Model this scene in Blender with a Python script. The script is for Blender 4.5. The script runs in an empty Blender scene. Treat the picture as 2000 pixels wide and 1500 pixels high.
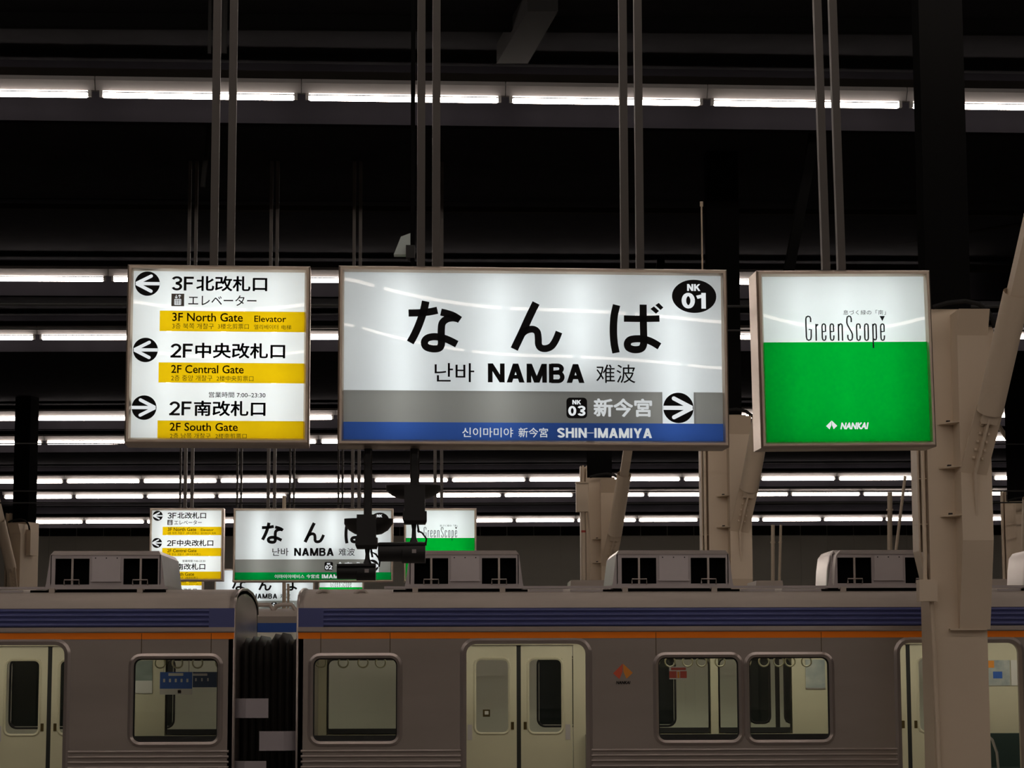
import bpy, math, random
from mathutils import Vector, Matrix
random.seed(7)
scene = bpy.context.scene
C = scene.collection
R = math.radians

# ------------------------------------------------------------------ camera
FPX = 4400.0
YAW, PITCH, ROLL = R(1.5), math.atan(557 / FPX), 0.0027
EYE = Vector((0, 0, 1.6))
cf = Vector((math.sin(YAW) * math.cos(PITCH), math.cos(YAW) * math.cos(PITCH), math.sin(PITCH)))
r0 = Vector((math.cos(YAW), -math.sin(YAW), 0))
u0 = r0.cross(cf)
cr = r0 * math.cos(ROLL) - u0 * math.sin(ROLL)
cu = u0 * math.cos(ROLL) + r0 * math.sin(ROLL)
cam = bpy.data.cameras.new('camera')
cam.sensor_fit = 'HORIZONTAL'
cam.sensor_width = 36
cam.lens = FPX / 2000 * 36
cam.clip_end = 500
camo = bpy.data.objects.new('camera', cam)
C.objects.link(camo)
camo.matrix_world = Matrix(((cr.x, cu.x, -cf.x, EYE.x), (cr.y, cu.y, -cf.y, EYE.y), (cr.z, cu.z, -cf.z, EYE.z), (0, 0, 0, 1)))
scene.camera = camo

# ------------------------------------------------------------------ world / exposure
w = bpy.data.worlds.new('night')
scene.world = w
w.use_nodes = True
w.node_tree.nodes['Background'].inputs[0].default_value = (0.5, 0.5, 0.6, 1)
w.node_tree.nodes['Background'].inputs[1].default_value = 0.002
scene.view_settings.view_transform = 'Standard'
scene.view_settings.look = 'None'
scene.view_settings.exposure = 0.0
scene.view_settings.gamma = 1.0
scene.view_settings.use_curve_mapping = False
TUBE_L = 24.0          # radiance of the platform fluorescent tubes
TUBE_COL = (1.0, 0.86, 0.76)
SIGN_L = 5.6           # radiance of the tubes inside the sign boxes
CARLAMP_L = 5.6


def ray(px, py):
    return cf + cr * ((px - 1000) / FPX) + cu * ((750 - py) / FPX)


def P(px, py, Y):
    d = ray(px, py)
    return EYE + d * (Y / d.y)


def PZ(px, py, z):
    d = ray(px, py)
    return EYE + d * ((z - EYE.z) / d.z)


# ------------------------------------------------------------------ materials
def lin(c):
    return tuple((v / 255 / 12.92 if v / 255 <= 0.04045 else ((v / 255 + 0.055) / 1.055) ** 2.4) for v in c)


def mat(name, col, rough=0.5, metal=0.0, spec=0.5, var=0.0, scale=(3, 3, 3), bump=0.0, dark=None):
    m = bpy.data.materials.new(name)
    m.use_nodes = True
    nt = m.node_tree
    b = nt.nodes['Principled BSDF']
    b.inputs['Base Color'].default_value = (*col, 1)
    b.inputs['Roughness'].default_value = rough
    b.inputs['Metallic'].default_value = metal
    b.inputs['Specular IOR Level'].default_value = spec
    if var or bump:
        tc = nt.nodes.new('ShaderNodeTexCoord')
        mp = nt.nodes.new('ShaderNodeMapping')
        mp.inputs['Scale'].default_value = scale
        nz = nt.nodes.new('ShaderNodeTexNoise')
        nz.inputs['Scale'].default_value = 1.0
        nz.inputs['Detail'].default_value = 5
        nt.links.new(tc.outputs['Object'], mp.inputs['Vector'])
        nt.links.new(mp.outputs['Vector'], nz.inputs['Vector'])
        if var:
            mx = nt.nodes.new('ShaderNodeMix')
            mx.data_type = 'RGBA'
            d = dark or tuple(v * (1 - var) for v in col)
            mx.inputs[6].default_value = (*d, 1)
            mx.inputs[7].default_value = (*tuple(min(1, v * (1 + var * 0.6)) for v in col), 1)
            nt.links.new(nz.outputs['Fac'], mx.inputs[0])
            nt.links.new(mx.outputs[2], b.inputs['Base Color'])
        if bump:
            bp = nt.nodes.new('ShaderNodeBump')
            bp.inputs['Strength'].default_value = bump
            bp.inputs['Distance'].default_value = 0.01
            nt.links.new(nz.outputs['Fac'], bp.inputs['Height'])
            nt.links.new(bp.outputs['Normal'], b.inputs['Normal'])
    return m


def emis(name, col, s):
    m = bpy.data.materials.new(name)
    m.use_nodes = True
    nt = m.node_tree
    nt.nodes.clear()
    e = nt.nodes.new('ShaderNodeEmission')
    e.inputs[0].default_value = (*col, 1)
    e.inputs[1].default_value = s
    o = nt.nodes.new('ShaderNodeOutputMaterial')
    nt.links.new(e.outputs[0], o.inputs[0])
    return m


def opal(name, col):
    """translucent printed acrylic, lit from behind"""
    m = bpy.data.materials.new(name)
    m.use_nodes = True
    nt = m.node_tree
    nt.nodes.clear()
    t = nt.nodes.new('ShaderNodeBsdfTranslucent')
    t.inputs[0].default_value = (*col, 1)
    d = nt.nodes.new('ShaderNodeBsdfDiffuse')
    d.inputs[0].default_value = (*col, 1)
    mx = nt.nodes.new('ShaderNodeMixShader')
    mx.inputs[0].default_value = 0.3
    o = nt.nodes.new('ShaderNodeOutputMaterial')
    nt.links.new(t.outputs[0], mx.inputs[1])
    nt.links.new(d.outputs[0], mx.inputs[2])
    nt.links.new(mx.outputs[0], o.inputs[0])
    return m


def clear(name, tint, refl, rough=0.0):
    m = bpy.data.materials.new(name)
    m.use_nodes = True
    nt = m.node_tree
    nt.nodes.clear()
    t = nt.nodes.new('ShaderNodeBsdfTransparent')
    t.inputs[0].default_value = (*tint, 1)
    g = nt.nodes.new('ShaderNodeBsdfGlossy')
    g.inputs['Roughness'].default_value = rough
    mx = nt.nodes.new('ShaderNodeMixShader')
    mx.inputs[0].default_value = refl
    o = nt.nodes.new('ShaderNodeOutputMaterial')
    nt.links.new(t.outputs[0], mx.inputs[1])
    nt.links.new(g.outputs[0], mx.inputs[2])
    nt.links.new(mx.outputs[0], o.inputs[0])
    return m


M = dict(
    ceiling=mat('ceiling black', (0.017, 0.017, 0.0185), 0.9, var=0.3, spec=0.0),
    beam=mat('beam paint', (0.010, 0.0095, 0.0115), 0.9, var=0.25, spec=0.0),
    beam_pale=mat('pale beam paint', (0.022, 0.02, 0.018), 0.9, var=0.2, spec=0.0),
    housing=mat('white enamel', (0.26, 0.25, 0.25), 0.5, var=0.1),
    socket=mat('lamp socket', (0.5, 0.5, 0.48), 0.5),
    tube=emis('fluorescent tube', TUBE_COL, TUBE_L),
    signtube=emis('sign tube', (0.95, 1.0, 1.0), SIGN_L),
    carlamp=emis('car lamp', (1.0, 0.95, 0.78), CARLAMP_L),
    wall=mat('back wall panel', (0.84, 0.83, 0.76), 0.8, var=0.06, scale=(.3, .3, .3)),
    floor=mat('platform floor', (0.3, 0.28, 0.26), 0.6, var=0.2),
    ballast=mat('track bed', (0.08, 0.075, 0.07), 0.9, var=0.4),
    rail=mat('rail steel', (0.3, 0.25, 0.22), 0.4, 0.8),
    frame=mat('sign frame bronze aluminium', (0.60, 0.50, 0.41), 0.32, 0.75, var=0.12, scale=(2, 2, 2)),
    inner=mat('sign inside white', (0.9, 0.9, 0.9), 0.8),
    pole=mat('pole grey brown', (0.085, 0.075, 0.068), 0.5, 0.1, var=0.2),
    ow=opal('opal white', (0.93, 0.96, 0.97)),
    og=opal('opal grey', (0.32, 0.31, 0.285)),
    ob=opal('opal blue', (0.045, 0.115, 0.42)),
    oy=opal('opal yellow', (0.84, 0.54, 0.004)),
    ogr=opal('opal green', (0.0, 0.42, 0.035)),
    ogr2=opal('opal dark green', (0.0, 0.36, 0.06)),
    black=mat('black print', (0.008, 0.008, 0.009), 0.6, spec=0.2),
    dkbrown=mat('brown print', (0.06, 0.04, 0.01), 0.6, spec=0.2),
    wprint=emis('backlit white print', (0.92, 0.96, 0.97), 0.8),
    gprint=emis('backlit grey print', (0.92, 0.96, 0.97), 0.62),
    cover=clear('clear cover', (1, 1, 1), 0.016),
    steel=mat('stainless side', (0.30, 0.26, 0.235), 0.42, 0.55, var=0.22, scale=(0.5, 2, 2.5)),
    steelrim=mat('stainless rim', (0.42, 0.37, 0.345), 0.28, 0.7),
    roof=mat('train roof grey', (0.44, 0.385, 0.34), 0.6, 0.1, var=0.25, scale=(1, 4, 4)),
    blueband=mat('blue corrugated band', (0.068, 0.082, 0.24), 0.35, 0.1, var=0.2, scale=(.6, 2, 2)),
    orange=mat('orange stripe', (0.98, 0.23, 0.008), 0.6, var=0.1, spec=0.25),
    gasket=mat('black rubber', (0.01, 0.01, 0.01), 0.7),
    glass=clear('car glass', (0.97, 0.985, 0.965), 0.03),
    glassdark=mat('dark tinted glass', (0.012, 0.02, 0.02), 0.08, spec=0.5),
    cream=mat('cream interior panel', (0.57, 0.53, 0.39), 0.5, var=0.08),
    creampale=mat('pale train body', (0.85, 0.84, 0.72), 0.5, var=0.05),
    green_t=mat('seat green', (0.012, 0.03, 0.026), 0.8),
    chrome=mat('polished steel', (0.55, 0.52, 0.5), 0.34, 0.9, bump=0.12, scale=(8, 8, 3)),
    acgrey=mat('air conditioner grey', (0.42, 0.38, 0.385), 0.5, 0.15, var=0.2, scale=(2, 2, 4)),
    acpanel=mat('air conditioner panel', (0.50, 0.46, 0.47), 0.4, 0.2, var=0.15),
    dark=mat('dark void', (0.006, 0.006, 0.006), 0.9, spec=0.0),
    bellows=mat('bellows rubber', (0.05, 0.046, 0.042), 0.5, var=0.3),
    plate=mat('guard plate grey', (0.33, 0.30, 0.32), 0.6, var=0.1),
    paint=mat('column cream paint', (0.66, 0.55, 0.42), 0.55, var=0.1, scale=(1.2, 1.2, 1.2)),
    camblack=mat('camera black', (0.012, 0.012, 0.013), 0.45),
    camdark=mat('camera dish', (0.03, 0.028, 0.027), 0.4),
    wire=mat('wire', (0.01, 0.01, 0.01), 0.6),
    red=mat('red', (0.45, 0.06, 0.04), 0.5),
    logo_red=mat('logo red', (0.62, 0.09, 0.035), 0.5),
    logo_orange=mat('logo orange', (0.68, 0.24, 0.02), 0.5),
    poster_blue=mat('poster blue', (0.02, 0.10, 0.42), 0.5, var=0.2),
    poster_white=mat('poster white', (0.6, 0.58, 0.55), 0.5),
    poster_photo=mat('poster landscape', (0.20, 0.24, 0.22), 0.5, var=0.7, scale=(4, 4, 9)),
    poster_art=mat('poster art', (0.42, 0.42, 0.38), 0.5, var=0.6, scale=(9, 9, 9), dark=(0.10, 0.16, 0.2)),
    strap=mat('strap ring', (0.62, 0.62, 0.42), 0.4),
    trainblue=mat('second train blue', (0.01, 0.07, 0.34), 0.4),
    lampglass=mat('lamp glass', (0.35, 0.42, 0.4), 0.2),
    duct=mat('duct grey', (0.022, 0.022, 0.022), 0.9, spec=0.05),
)


# ------------------------------------------------------------------ mesh builder
class MB:
    def __init__(s):
        s.v = []
        s.f = []

    def add(s, vs, fs):
        n = len(s.v)
        s.v += [tuple(v) for v in vs]
        s.f += [tuple(i + n for i in f) for f in fs]
        return s

    def box(s, x0, x1, y0, y1, z0, z1):
        return s.add([(x0, y0, z0), (x1, y0, z0), (x1, y1, z0), (x0, y1, z0), (x0, y0, z1), (x1, y0, z1), (x1, y1, z1), (x0, y1, z1)],
                     [(0, 3, 2, 1), (4, 5, 6, 7), (0, 1, 5, 4), (1, 2, 6, 5), (2, 3, 7, 6), (3, 0, 4, 7)])

    def hexa(s, a, b):
        """two quads (bottom ring a, top ring b)"""
        return s.add(list(a) + list(b), [(0, 3, 2, 1), (4, 5, 6, 7), (0, 1, 5, 4), (1, 2, 6, 5), (2, 3, 7, 6), (3, 0, 4, 7)])

    def bar(s, p, q, wx, wy=None, up=(0, 0, 1)):
        p, q = Vector(p), Vector(q)
        d = (q - p).normalized()
        a = d.cross(Vector(up))
        if a.length < 1e-4:
            a = d.cross(Vector((0, 1, 0)))
        a.normalize()
        b = a.cross(d)
        wy = wy or wx
        o = [a * (-wx / 2) - b * (wy / 2), a * (wx / 2) - b * (wy / 2), a * (wx / 2) + b * (wy / 2), a * (-wx / 2) + b * (wy / 2)]
        return s.hexa([p + k for k in o], [q + k for k in o])

    def tube(s, path, r, n=10, cap=True):
        pts = [Vector(p) for p in path]
        rs = r if isinstance(r, (list, tuple)) else [r] * len(pts)
        base = len(s.v)
        ref = None
        for i, p in enumerate(pts):
            d = (pts[min(i + 1, len(pts) - 1)] - pts[max(i - 1, 0)]).normalized()
            if ref is None:
                ref = d.orthogonal().normalized()
            a = (ref - d * ref.dot(d))
            a.normalize()
            ref = a
            b = d.cross(a)
            for k in range(n):
                t = 2 * math.pi * k / n
                s.v.append(tuple(p + (a * math.cos(t) + b * math.sin(t)) * rs[i]))
        for i in range(len(pts) - 1):
            for k in range(n):
                k2 = (k + 1) % n
                s.f.append((base + i * n + k, base + i * n + k2, base + (i + 1) * n + k2, base + (i + 1) * n + k))
        if cap:
            s.f.append(tuple(base + k for k in range(n))[::-1])
            e = base + (len(pts) - 1) * n
            s.f.append(tuple(e + k for k in range(n)))
        return s

    def profile_x(s, pts, x0, x1, closed=False, cap=False):
        """extrude an open or closed (y, z) profile along X"""
        n = len(pts)
        vs = [(x0, y, z) for y, z in pts] + [(x1, y, z) for y, z in pts]
        rng = range(n if closed else n - 1)
        fs = [(i, (i + 1) % n, (i + 1) % n + n, i + n) for i in rng]
        if cap:
            fs += [tuple(range(n))[::-1], tuple(range(n, 2 * n))]
        return s.add(vs, fs)

    def wall(s, x0, x1, y0, y1, z0, z1, holes):
        """box wall in the XZ plane with rectangular holes that do not overlap in X"""
        x = x0
        for a, b, c, d in sorted(holes):
            if b <= x0 or a >= x1:
                continue
            if a > x:
                s.box(x, a, y0, y1, z0, z1)
            if c > z0:
                s.box(a, b, y0, y1, z0, c)
            if d < z1:
                s.box(a, b, y0, y1, d, z1)
            x = b
        if x < x1:
            s.box(x, x1, y0, y1, z0, z1)
        return s

    def ring(s, x0, x1, z0, z1, rad, wd, y0, y1, seg=5, top_only=False):
        """rounded rectangular ring in XZ; (x0..z1) is the inner edge; y0 front, y1 back"""
        def outline(o):
            pts = []
            r = rad + o
            for (cx, cz, a0) in ((x1 - rad, z1 - rad, 0), (x0 + rad, z1 - rad, 90), (x0 + rad, z0 + rad, 180), (x1 - rad, z0 + rad, 270)):
                if top_only and a0 >= 180:
                    pts.append((x0 - o if a0 == 180 else x1 + o, z0))
                    continue
                for k in range(seg + 1):
                    t = R(a0 + 90 * k / seg)
                    pts.append((cx + r * math.cos(t), cz + r * math.sin(t)))
            return pts
        ins, mid, out = outline(0), outline(wd * 0.5), outline(wd)
        n = len(ins)
        loops = [[(x, y1, z) for x, z in ins], [(x, y0 + (y1 - y0) * 0.25, z) for x, z in ins], [(x, y0, z) for x, z in mid],
                 [(x, y0 + (y1 - y0) * 0.25, z) for x, z in out], [(x, y1, z) for x, z in out]]
        base = len(s.v)
        for L in loops:
            s.v += L
        for j in range(4):
            for k in range(n):
                k2 = (k + 1) % n
                if top_only and k == n - 2:
                    continue
                s.f.append((base + j * n + k, base + j * n + k2, base + (j + 1) * n + k2, base + (j + 1) * n + k))
        return s

    def poly(s, pts):
        return s.add(pts, [tuple(range(len(pts)))])

    def mesh(s, name, m, smooth=False):
        me = bpy.data.meshes.new(name)
        me.from_pydata(s.v, [], s.f)
        me.update()
        if m:
            me.materials.append(m)
        if smooth:
            me.shade_smooth()
            try:
                me.set_sharp_from_angle(angle=R(40))
            except Exception:
                pass
        return me

    def build(s, name, m, parent=None, smooth=False, world=False):
        return link(name, s.mesh(name, M[m] if isinstance(m, str) else m, smooth), parent, world)


def link(name, me, parent=None, world=False):
    o = bpy.data.objects.new(name, me)
    C.objects.link(o)
    if parent is not None:
        o.parent = parent
        if world:
            root = parent
            while root.parent is not None:
                root = root.parent
            # parts keep their world position under the thing's empty
            if parent is root:
                o.location = -Vector(root.location)
    return o


def tag(o, label, cat, group=None, kind=None):
    if label:
        o['label'] = label
    if cat:
        o['category'] = cat
    if group:
        o['group'] = group
    if kind:
        o['kind'] = kind
    return o


def struct(o, label=None):
    o['kind'] = 'structure'
    if label:
        o['label'] = label
    return o


def empty(name, loc=(0, 0, 0), label=None, cat=None, group=None):
    o = bpy.data.objects.new(name, None)
    C.objects.link(o)
    o.location = loc
    o.empty_display_size = 0.2
    tag(o, label, cat, group)
    return o


def copy_tree(o, parent=None):
    c = o.copy()
    C.objects.link(c)
    c.parent = parent
    for ch in [x for x in o.children]:
        copy_tree(ch, c)
    return c


# ------------------------------------------------------------------ the hall
def zc(Y):
    return 9.25 if Y < 30 else (8.35 if Y > 58 else 9.25 - 0.9 * (Y - 30) / 28)


X0, X1, YB, YF = -48, 52, -45, 101
m = MB()
prof = [(YB, 9.25), (30, 9.25), (58, 8.35), (YF, 8.35)]
m.profile_x(prof + [(YF, 8.75), (58, 8.75), (30, 9.65), (YB, 9.65)], X0, X1, closed=True, cap=True)
struct(m.build('ceiling', 'ceiling'), 'black station hall ceiling')
struct(MB().box(X0, X1, YB, YF, -1.5, -1.1).build('floor', 'ballast'), 'dark track bed')
wl = struct(MB().box(X0 - .3, X0, YB, YF, -1.5, 9.65).build('wall_left', 'wall'))
struct(MB().box(X1, X1 + .3, YB, YF, -1.5, 9.65).build('wall_right', 'wall'))
struct(MB().box(X0, X1, YB - .3, YB, -1.5, 9.65).build('wall_front', 'wall'))
wb = struct(MB().box(X0, X1, YF, YF + .3, -1.5, 8.7).build('wall_back', 'wall'), 'grey panelled back wall')
ZP = P(1500, 1046, YF).z
pm = MB().box(0.012, 1.188, -0.03, 0.0, 0.012, 1.9).mesh('wall_panel', M['wall'])
dk = MB().box(0.012, 1.188, -0.03, 0.0, 0.012, 8.34 - ZP).mesh('wall_panel', M['beam_pale'])
for i in range(48):
    for j in range(3):
        o = link('wall_panel', pm, wb)
        o.location = (-24 + i * 1.2, YF, ZP - 1.912 * (j + 1))
    o = link('wall_panel', dk, wb)
    o.location = (-24 + i * 1.2, YF, ZP)
# platforms
for (a, b) in ((-6, 8.2), (11.5, 23.75), (31.3, 45), (52, 62), (69, 80), (86, 100), (-40, -22)):
    m = MB().box(X0, X1, a, b, -1.1, -0.02).box(X0, X1, a - .05, a + .4, -.02, 0.0).box(X0, X1, b - .4, b + .05, -.02, 0)
    m.box(X0, X1, a + .4, b - .4, -.03, -.005)
    struct(m.build('platform', 'floor'), 'station platform slab')
for yc in (9.85, 25.4, 29.6, 48.5, 65.5):
    for s in (-.53, .53):
        tag(MB().box(X0, X1, yc + s - .035, yc + s + .035, -1.1, -.95).build('rail', 'rail'), 'steel running rail on the dark track bed', 'rail', 'running rails of the tracks')


# ------------------------------------------------------------------ fluorescent light rows
PER, TL = 2.55, 2.37
fix_cache = {}


def fixture_meshes(rad):
    if rad in fix_cache:
        return fix_cache[rad]
    h = MB()
    z0, z1 = rad + .02, rad + .13
    L = PER / 2 - .004
    h.hexa([(-L, -.035, z0), (L, -.035, z0), (L, .035, z0), (-L, .035, z0)], [(-L, -.11, z1), (L, -.11, z1), (L, .11, z1), (-L, .11, z1)])
    h.box(-L, L, -.11, .11, z1, z1 + .05)
    t = MB().tube([(-TL / 2, 0, 0), (-TL / 2 + .02, 0, 0), (TL / 2 - .02, 0, 0), (TL / 2, 0, 0)], [rad * .7, rad, rad, rad * .7], 10)
    s = MB().box(-.02, .02, -.03, .03, -rad * .6, rad + .03)
    fix_cache[rad] = (h.mesh('housing', M['housing']), t.mesh('tube', M['tube'], True), s.mesh('lamp_holder', M['socket']))
    return fix_cache[rad]


def fixture(c, ang, rad, which='in a row of the hall behind the viewer or overhead'):
    e = empty('fluorescent_light', c, 'white fluorescent tube fixture ' + which, 'ceiling light', 'fluorescent lights ' + which)
    e.rotation_euler.z = ang
    h, t, s = fixture_meshes(rad)
    link('housing', h, e)
    link('tube', t, e)
    for k in (-1, 1):
        o = link('lamp_holder', s, e)
        o.location.x = k * (TL / 2 + .02)


def beam(p, d, L0, L1, z0, z1, y0, y1, mt, name):
    """bar along direction d (unit, horizontal) through p"""
    a = math.atan2(d.y, d.x)
    o = MB().box(L0, L1, y0, y1, z0, z1).build(name, mt)
    o.location = (p.x, p.y, 0)
    o.rotation_euler.z = a
    return struct(o, 'dark steel ceiling beam')


# (left px x, y), (right px x, y), depth at the left, start px of one tube, tube radius, px range of tubes
ROWN = ['in the long row high above the signs', 'in the row just under the top edges of the near signs', 'in the row behind the middle of the near signs',
        'in the upper row behind the near signs lower parts', 'in the row behind the bottom edges of the near signs',
        'in the first row below the near signs', 'in the second row below the near signs', 'in the third and lowest row below the near signs']
rows = [((0, 183.5), (2000, 210), 27.4, 603, .034, (-500, 2500)),
        ((0, 545), (1877, 553.3), 39.6, 222, .040, (-500, 1890)),
        ((0, 659.8), (1440, 658.5), 45.0, 82, .045, (-500, 2400)),
        ((0, 818), (1980, 811.5), 57.3, 75, .05, (-300, 2300)),
        ((0, 865.5), (1970, 857), 62.8, 629, .05, (-300, 2300)),
        ((0, 941), (1980, 933.5), 74.8, 132, .055, (-200, 2200)),
        ((10, 971), (1970, 964), 80.7, 10, .055, (5, 2200)),
        ((50, 1020), (1980, 1013.5), 94.0, 49, .06, (45, 2200))]
for i, (a, b, YL, st, rad, rng) in enumerate(rows):
    A = P(a[0], a[1], YL)
    B = PZ(b[0], b[1], A.z)
    d = (B - A).normalized()
    # parameter of the start pixel along the row
    def par(px):
        t0, t1 = 0.0, (B - A).length
        # project: solve for the point on the line seen at px
        def pxof(t):
            q = A + d * t - EYE
            return 1000 + FPX * q.dot(cr) / q.dot(cf)
        lo, hi = -60.0, 90.0
        for _ in range(50):
            mid = (lo + hi) / 2
            if pxof(mid) < px:
                lo = mid
            else:
                hi = mid
        return (lo + hi) / 2
    s0 = par(st) + TL / 2
    lo, hi = par(rng[0]), par(rng[1])
    k0 = math.ceil((lo + TL / 2 - s0) / PER - 0.01)
    k1 = math.floor((hi - TL / 2 - s0) / PER + 0.01)
    for k in range(k0, k1 + 1):
        fixture(A + d * (s0 + k * PER), math.atan2(d.y, d.x), rad, ROWN[i])
    mid = A + d * ((B - A).length / 2)
    zt = A.z + rad + .18
    # carrier channel above the fixtures, then the deep dark beam behind them
    beam(mid, d, -30, 30, zt, min(zt + .10, zc(mid.y) - .01), -.12, .12, 'beam_pale' if i < 3 else 'beam', 'trim_%d' % (i * 2 + 1))
    beam(mid, d, -30, 30, A.z - .22, zc(mid.y + .6) + .05, .45, .62, 'beam', 'trim_%d' % (i * 2 + 2))
# rows over and behind the camera, out of the frame (they light the near side and mirror in the sign covers)
for Y, z in ((-25, 8.6), (-18, 8.6), (3.5, 8.7), (9.5, 8.7), (15.6, 8.7), (21.7, 8.7)):  # the next-to-last row is an unseen addition that brightens the train front
    for k in range(-6, 8):
        fixture(Vector((k * PER + .4, Y, z)), 0, .034)
    struct(MB().box(-25, 25, Y - .1, Y + .1, z + .21, 9.26).build('trim_%d' % (40 + int(Y)), 'beam'))
# faint cross beams of the ceiling
b1 = PZ(0, 34, 8.9)
for k, (py0, py1, z, mt) in enumerate(((40, 62, 9.15, 'dark'), (384, 392, 9.1, 'beam'), (402, 412, 8.9, 'beam_pale'))):
    a, b = PZ(0, py0, z), PZ(2000, py0 + 14, z)
    d = (b - a).normalized()
    h = (py1 - py0) / FPX * a.y
    o = MB().box(-6, (b - a).length + 6, 0, .12, z - h / 2, z + h / 2 + (9.3 - z - h / 2 if k == 0 else 0)).build('trim_%d' % (60 + k), mt)
    o.location = (a.x, a.y, 0)
    o.rotation_euler.z = math.atan2(d.y, d.x)
    struct(o, 'dark steel ceiling beam')
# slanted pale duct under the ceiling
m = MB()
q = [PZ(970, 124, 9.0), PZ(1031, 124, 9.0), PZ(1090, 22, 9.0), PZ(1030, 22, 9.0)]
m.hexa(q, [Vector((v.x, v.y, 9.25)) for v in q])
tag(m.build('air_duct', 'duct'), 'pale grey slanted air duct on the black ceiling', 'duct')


# ------------------------------------------------------------------ lettering
def text_mesh(s, bold=0.0, shear=0.0, space=1.0):
    c = bpy.data.curves.new('lettering', 'FONT')
    c.body = s
    c.resolution_u = 3
    c.shear = shear
    c.space_character = space
    o = bpy.data.objects.new('lettering_source', c)
    C.objects.link(o)
    dg = bpy.context.evaluated_depsgraph_get()
    me = bpy.data.meshes.new_from_object(o.evaluated_get(dg))
    bpy.data.objects.remove(o)
    bpy.data.curves.remove(c)
    if bold:
        vs = [tuple(v.co) for v in me.vertices]
        fs = [tuple(p.vertices) for p in me.polygons]
        n = len(vs)
        V, F = [], []
        for k in range(8):
            a = 2 * math.pi * k / 8
            V += [(x + bold * math.cos(a), y + bold * math.sin(a), 0) for x, y, z in vs]
            F += [tuple(i + k * n for i in f) for f in fs]
        me = bpy.data.meshes.new('lettering')
        me.from_pydata(V, [], F)
    return me


def glyphs(s, t):
    """upright gothic capitals and digits as (polylines, advance) in a unit-high box, stroke width t"""
    h = t / 2
    out, x = [], 0.0

    def arc(cx, cy, rx, ry, a0, a1, n=14):
        return [(cx + rx * math.cos(R(a0 + (a1 - a0) * k / n)), cy + ry * math.sin(R(a0 + (a1 - a0) * k / n))) for k in range(n + 1)]
    for ch in s:
        L = []          # ('s', polyline) plain stroke or ('d', x0, x1) diagonal with level ends
        w = .70
        if ch == 'N':
            w = .74
            L = [('s', [(h, 0), (h, 1)]), ('s', [(w - h, 0), (w - h, 1)]), ('d', h, w - h, 1, 0)]
        elif ch == 'A':
            w = .80
            L = [('d', t * .6, w / 2, 0, 1), ('d', w - t * .6, w / 2, 0, 1), ('s', [(.2, .30), (w - .2, .30)])]
        elif ch == 'M':
            w = .90
            L = [('s', [(h, 0), (h, 1)]), ('s', [(w - h, 0), (w - h, 1)]), ('d', h * 1.1, w / 2, 1, 0), ('d', w - h * 1.1, w / 2, 1, 0)]
        elif ch == 'B':
            w = .70
            L = [('s', [(h, 0), (h, 1)]), ('s', [(h, 1 - h * .8), (w - .3, 1 - h * .8)] + arc(w - .3, .765 - h * .2, .27 - h, .235 - h * .6, 90, -90) + [(h, .53)]),
                 ('s', [(h, .53), (w - .28, .53)] + arc(w - .28, .265 + h * .4, .28 - h, .265 - h * .4, 90, -90) + [(h, h * .8)])]
        elif ch == 'S':
            w = .68
            L = [('s', arc(w / 2, .735, w / 2 - h, .265 - h, 15, 90, 8) + arc(w / 2, .735, w / 2 - h, .265 - h, 90, 215, 10) + [(w / 2, .5)] + arc(w / 2, .265, w / 2 - h, .265 - h, 35, -90, 10)
                  + arc(w / 2, .265, w / 2 - h, .265 - h, -90, -165, 8))]
        elif ch == 'H':
            w = .72
            L = [('s', [(h, 0), (h, 1)]), ('s', [(w - h, 0), (w - h, 1)]), ('s', [(h, .53), (w - h, .53)])]
        elif ch == 'I':
            w = t
            L = [('s', [(h, 0), (h, 1)])]
        elif ch == 'Y':
            w = .76
            L = [('s', [(w / 2, 0), (w / 2, .45)]), ('d', w / 2, t * .6, .36, 1), ('d', w / 2, w - t * .6, .36, 1)]
        elif ch == 'K':
            w = .76
            L = [('s', [(h, 0), (h, 1)]), ('d', h + .02, w - t * .65, .36, 1), ('d', w - t * .62, .30, 0, .62)]
        elif ch == 'F':
            w = .58
            L = [('s', [(h, 0), (h, 1)]), ('s', [(h, 1 - h), (w, 1 - h)]), ('s', [(h, .52), (w - .06, .52)])]
        elif ch == 'E':
            w = .60
            L = [('s', [(h, 0), (h, 1)]), ('s', [(h, 1 - h), (w, 1 - h)]), ('s', [(h, .52), (w - .04, .52)]), ('s', [(h, h), (w, h)])]
        elif ch == 'U':
            w = .72
            L = [('s', [(h, 1), (h, .3)] + arc(w / 2, .3, w / 2 - h, .3 - h, 180, 360) + [(w - h, 1)])]
        elif ch == '-':
            w = .48
            L = [('t', [(-.05, .5), (w + .05, .5)])]
        elif ch == '0':
            w = .62
            L = [('s', arc(w / 2, .5, w / 2 - h, .5 - h, 0, 360, 28))]
        elif ch == '1':
            w = .42
            L = [('s', [(w - h, 0), (w - h, 1)]), ('s', [(w - h, .82), (.0, .72)])]
        elif ch == '2':
            w = .62
            L = [('s', arc(w / 2, 1 - .31, w / 2 - h, .31 - h, 170, -35, 14) + [(h + .02, h)]), ('s', [(0.0, h), (w, h)])]
        elif ch == '3':
            w = .62
            L = [('s', arc(w / 2, .75, w / 2 - h, .25 - h * .7, 165, -75, 14) + [(w / 2 - .06, .53)]), ('s', [(w / 2 - .06, .53)] + arc(w / 2, .28, w / 2 - h, .28 - h, 80, -165, 16))]
        for k in L:
            if k[0] == 'd':
                out.append(('d', k[1] + x, k[2] + x, k[3], k[4]))
            else:
                out.append((k[0], [(a + x, b) for a, b in k[1]]))
        x += w + (.09 if ch not in 'I-' else .11)
    return out, x - .09


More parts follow.
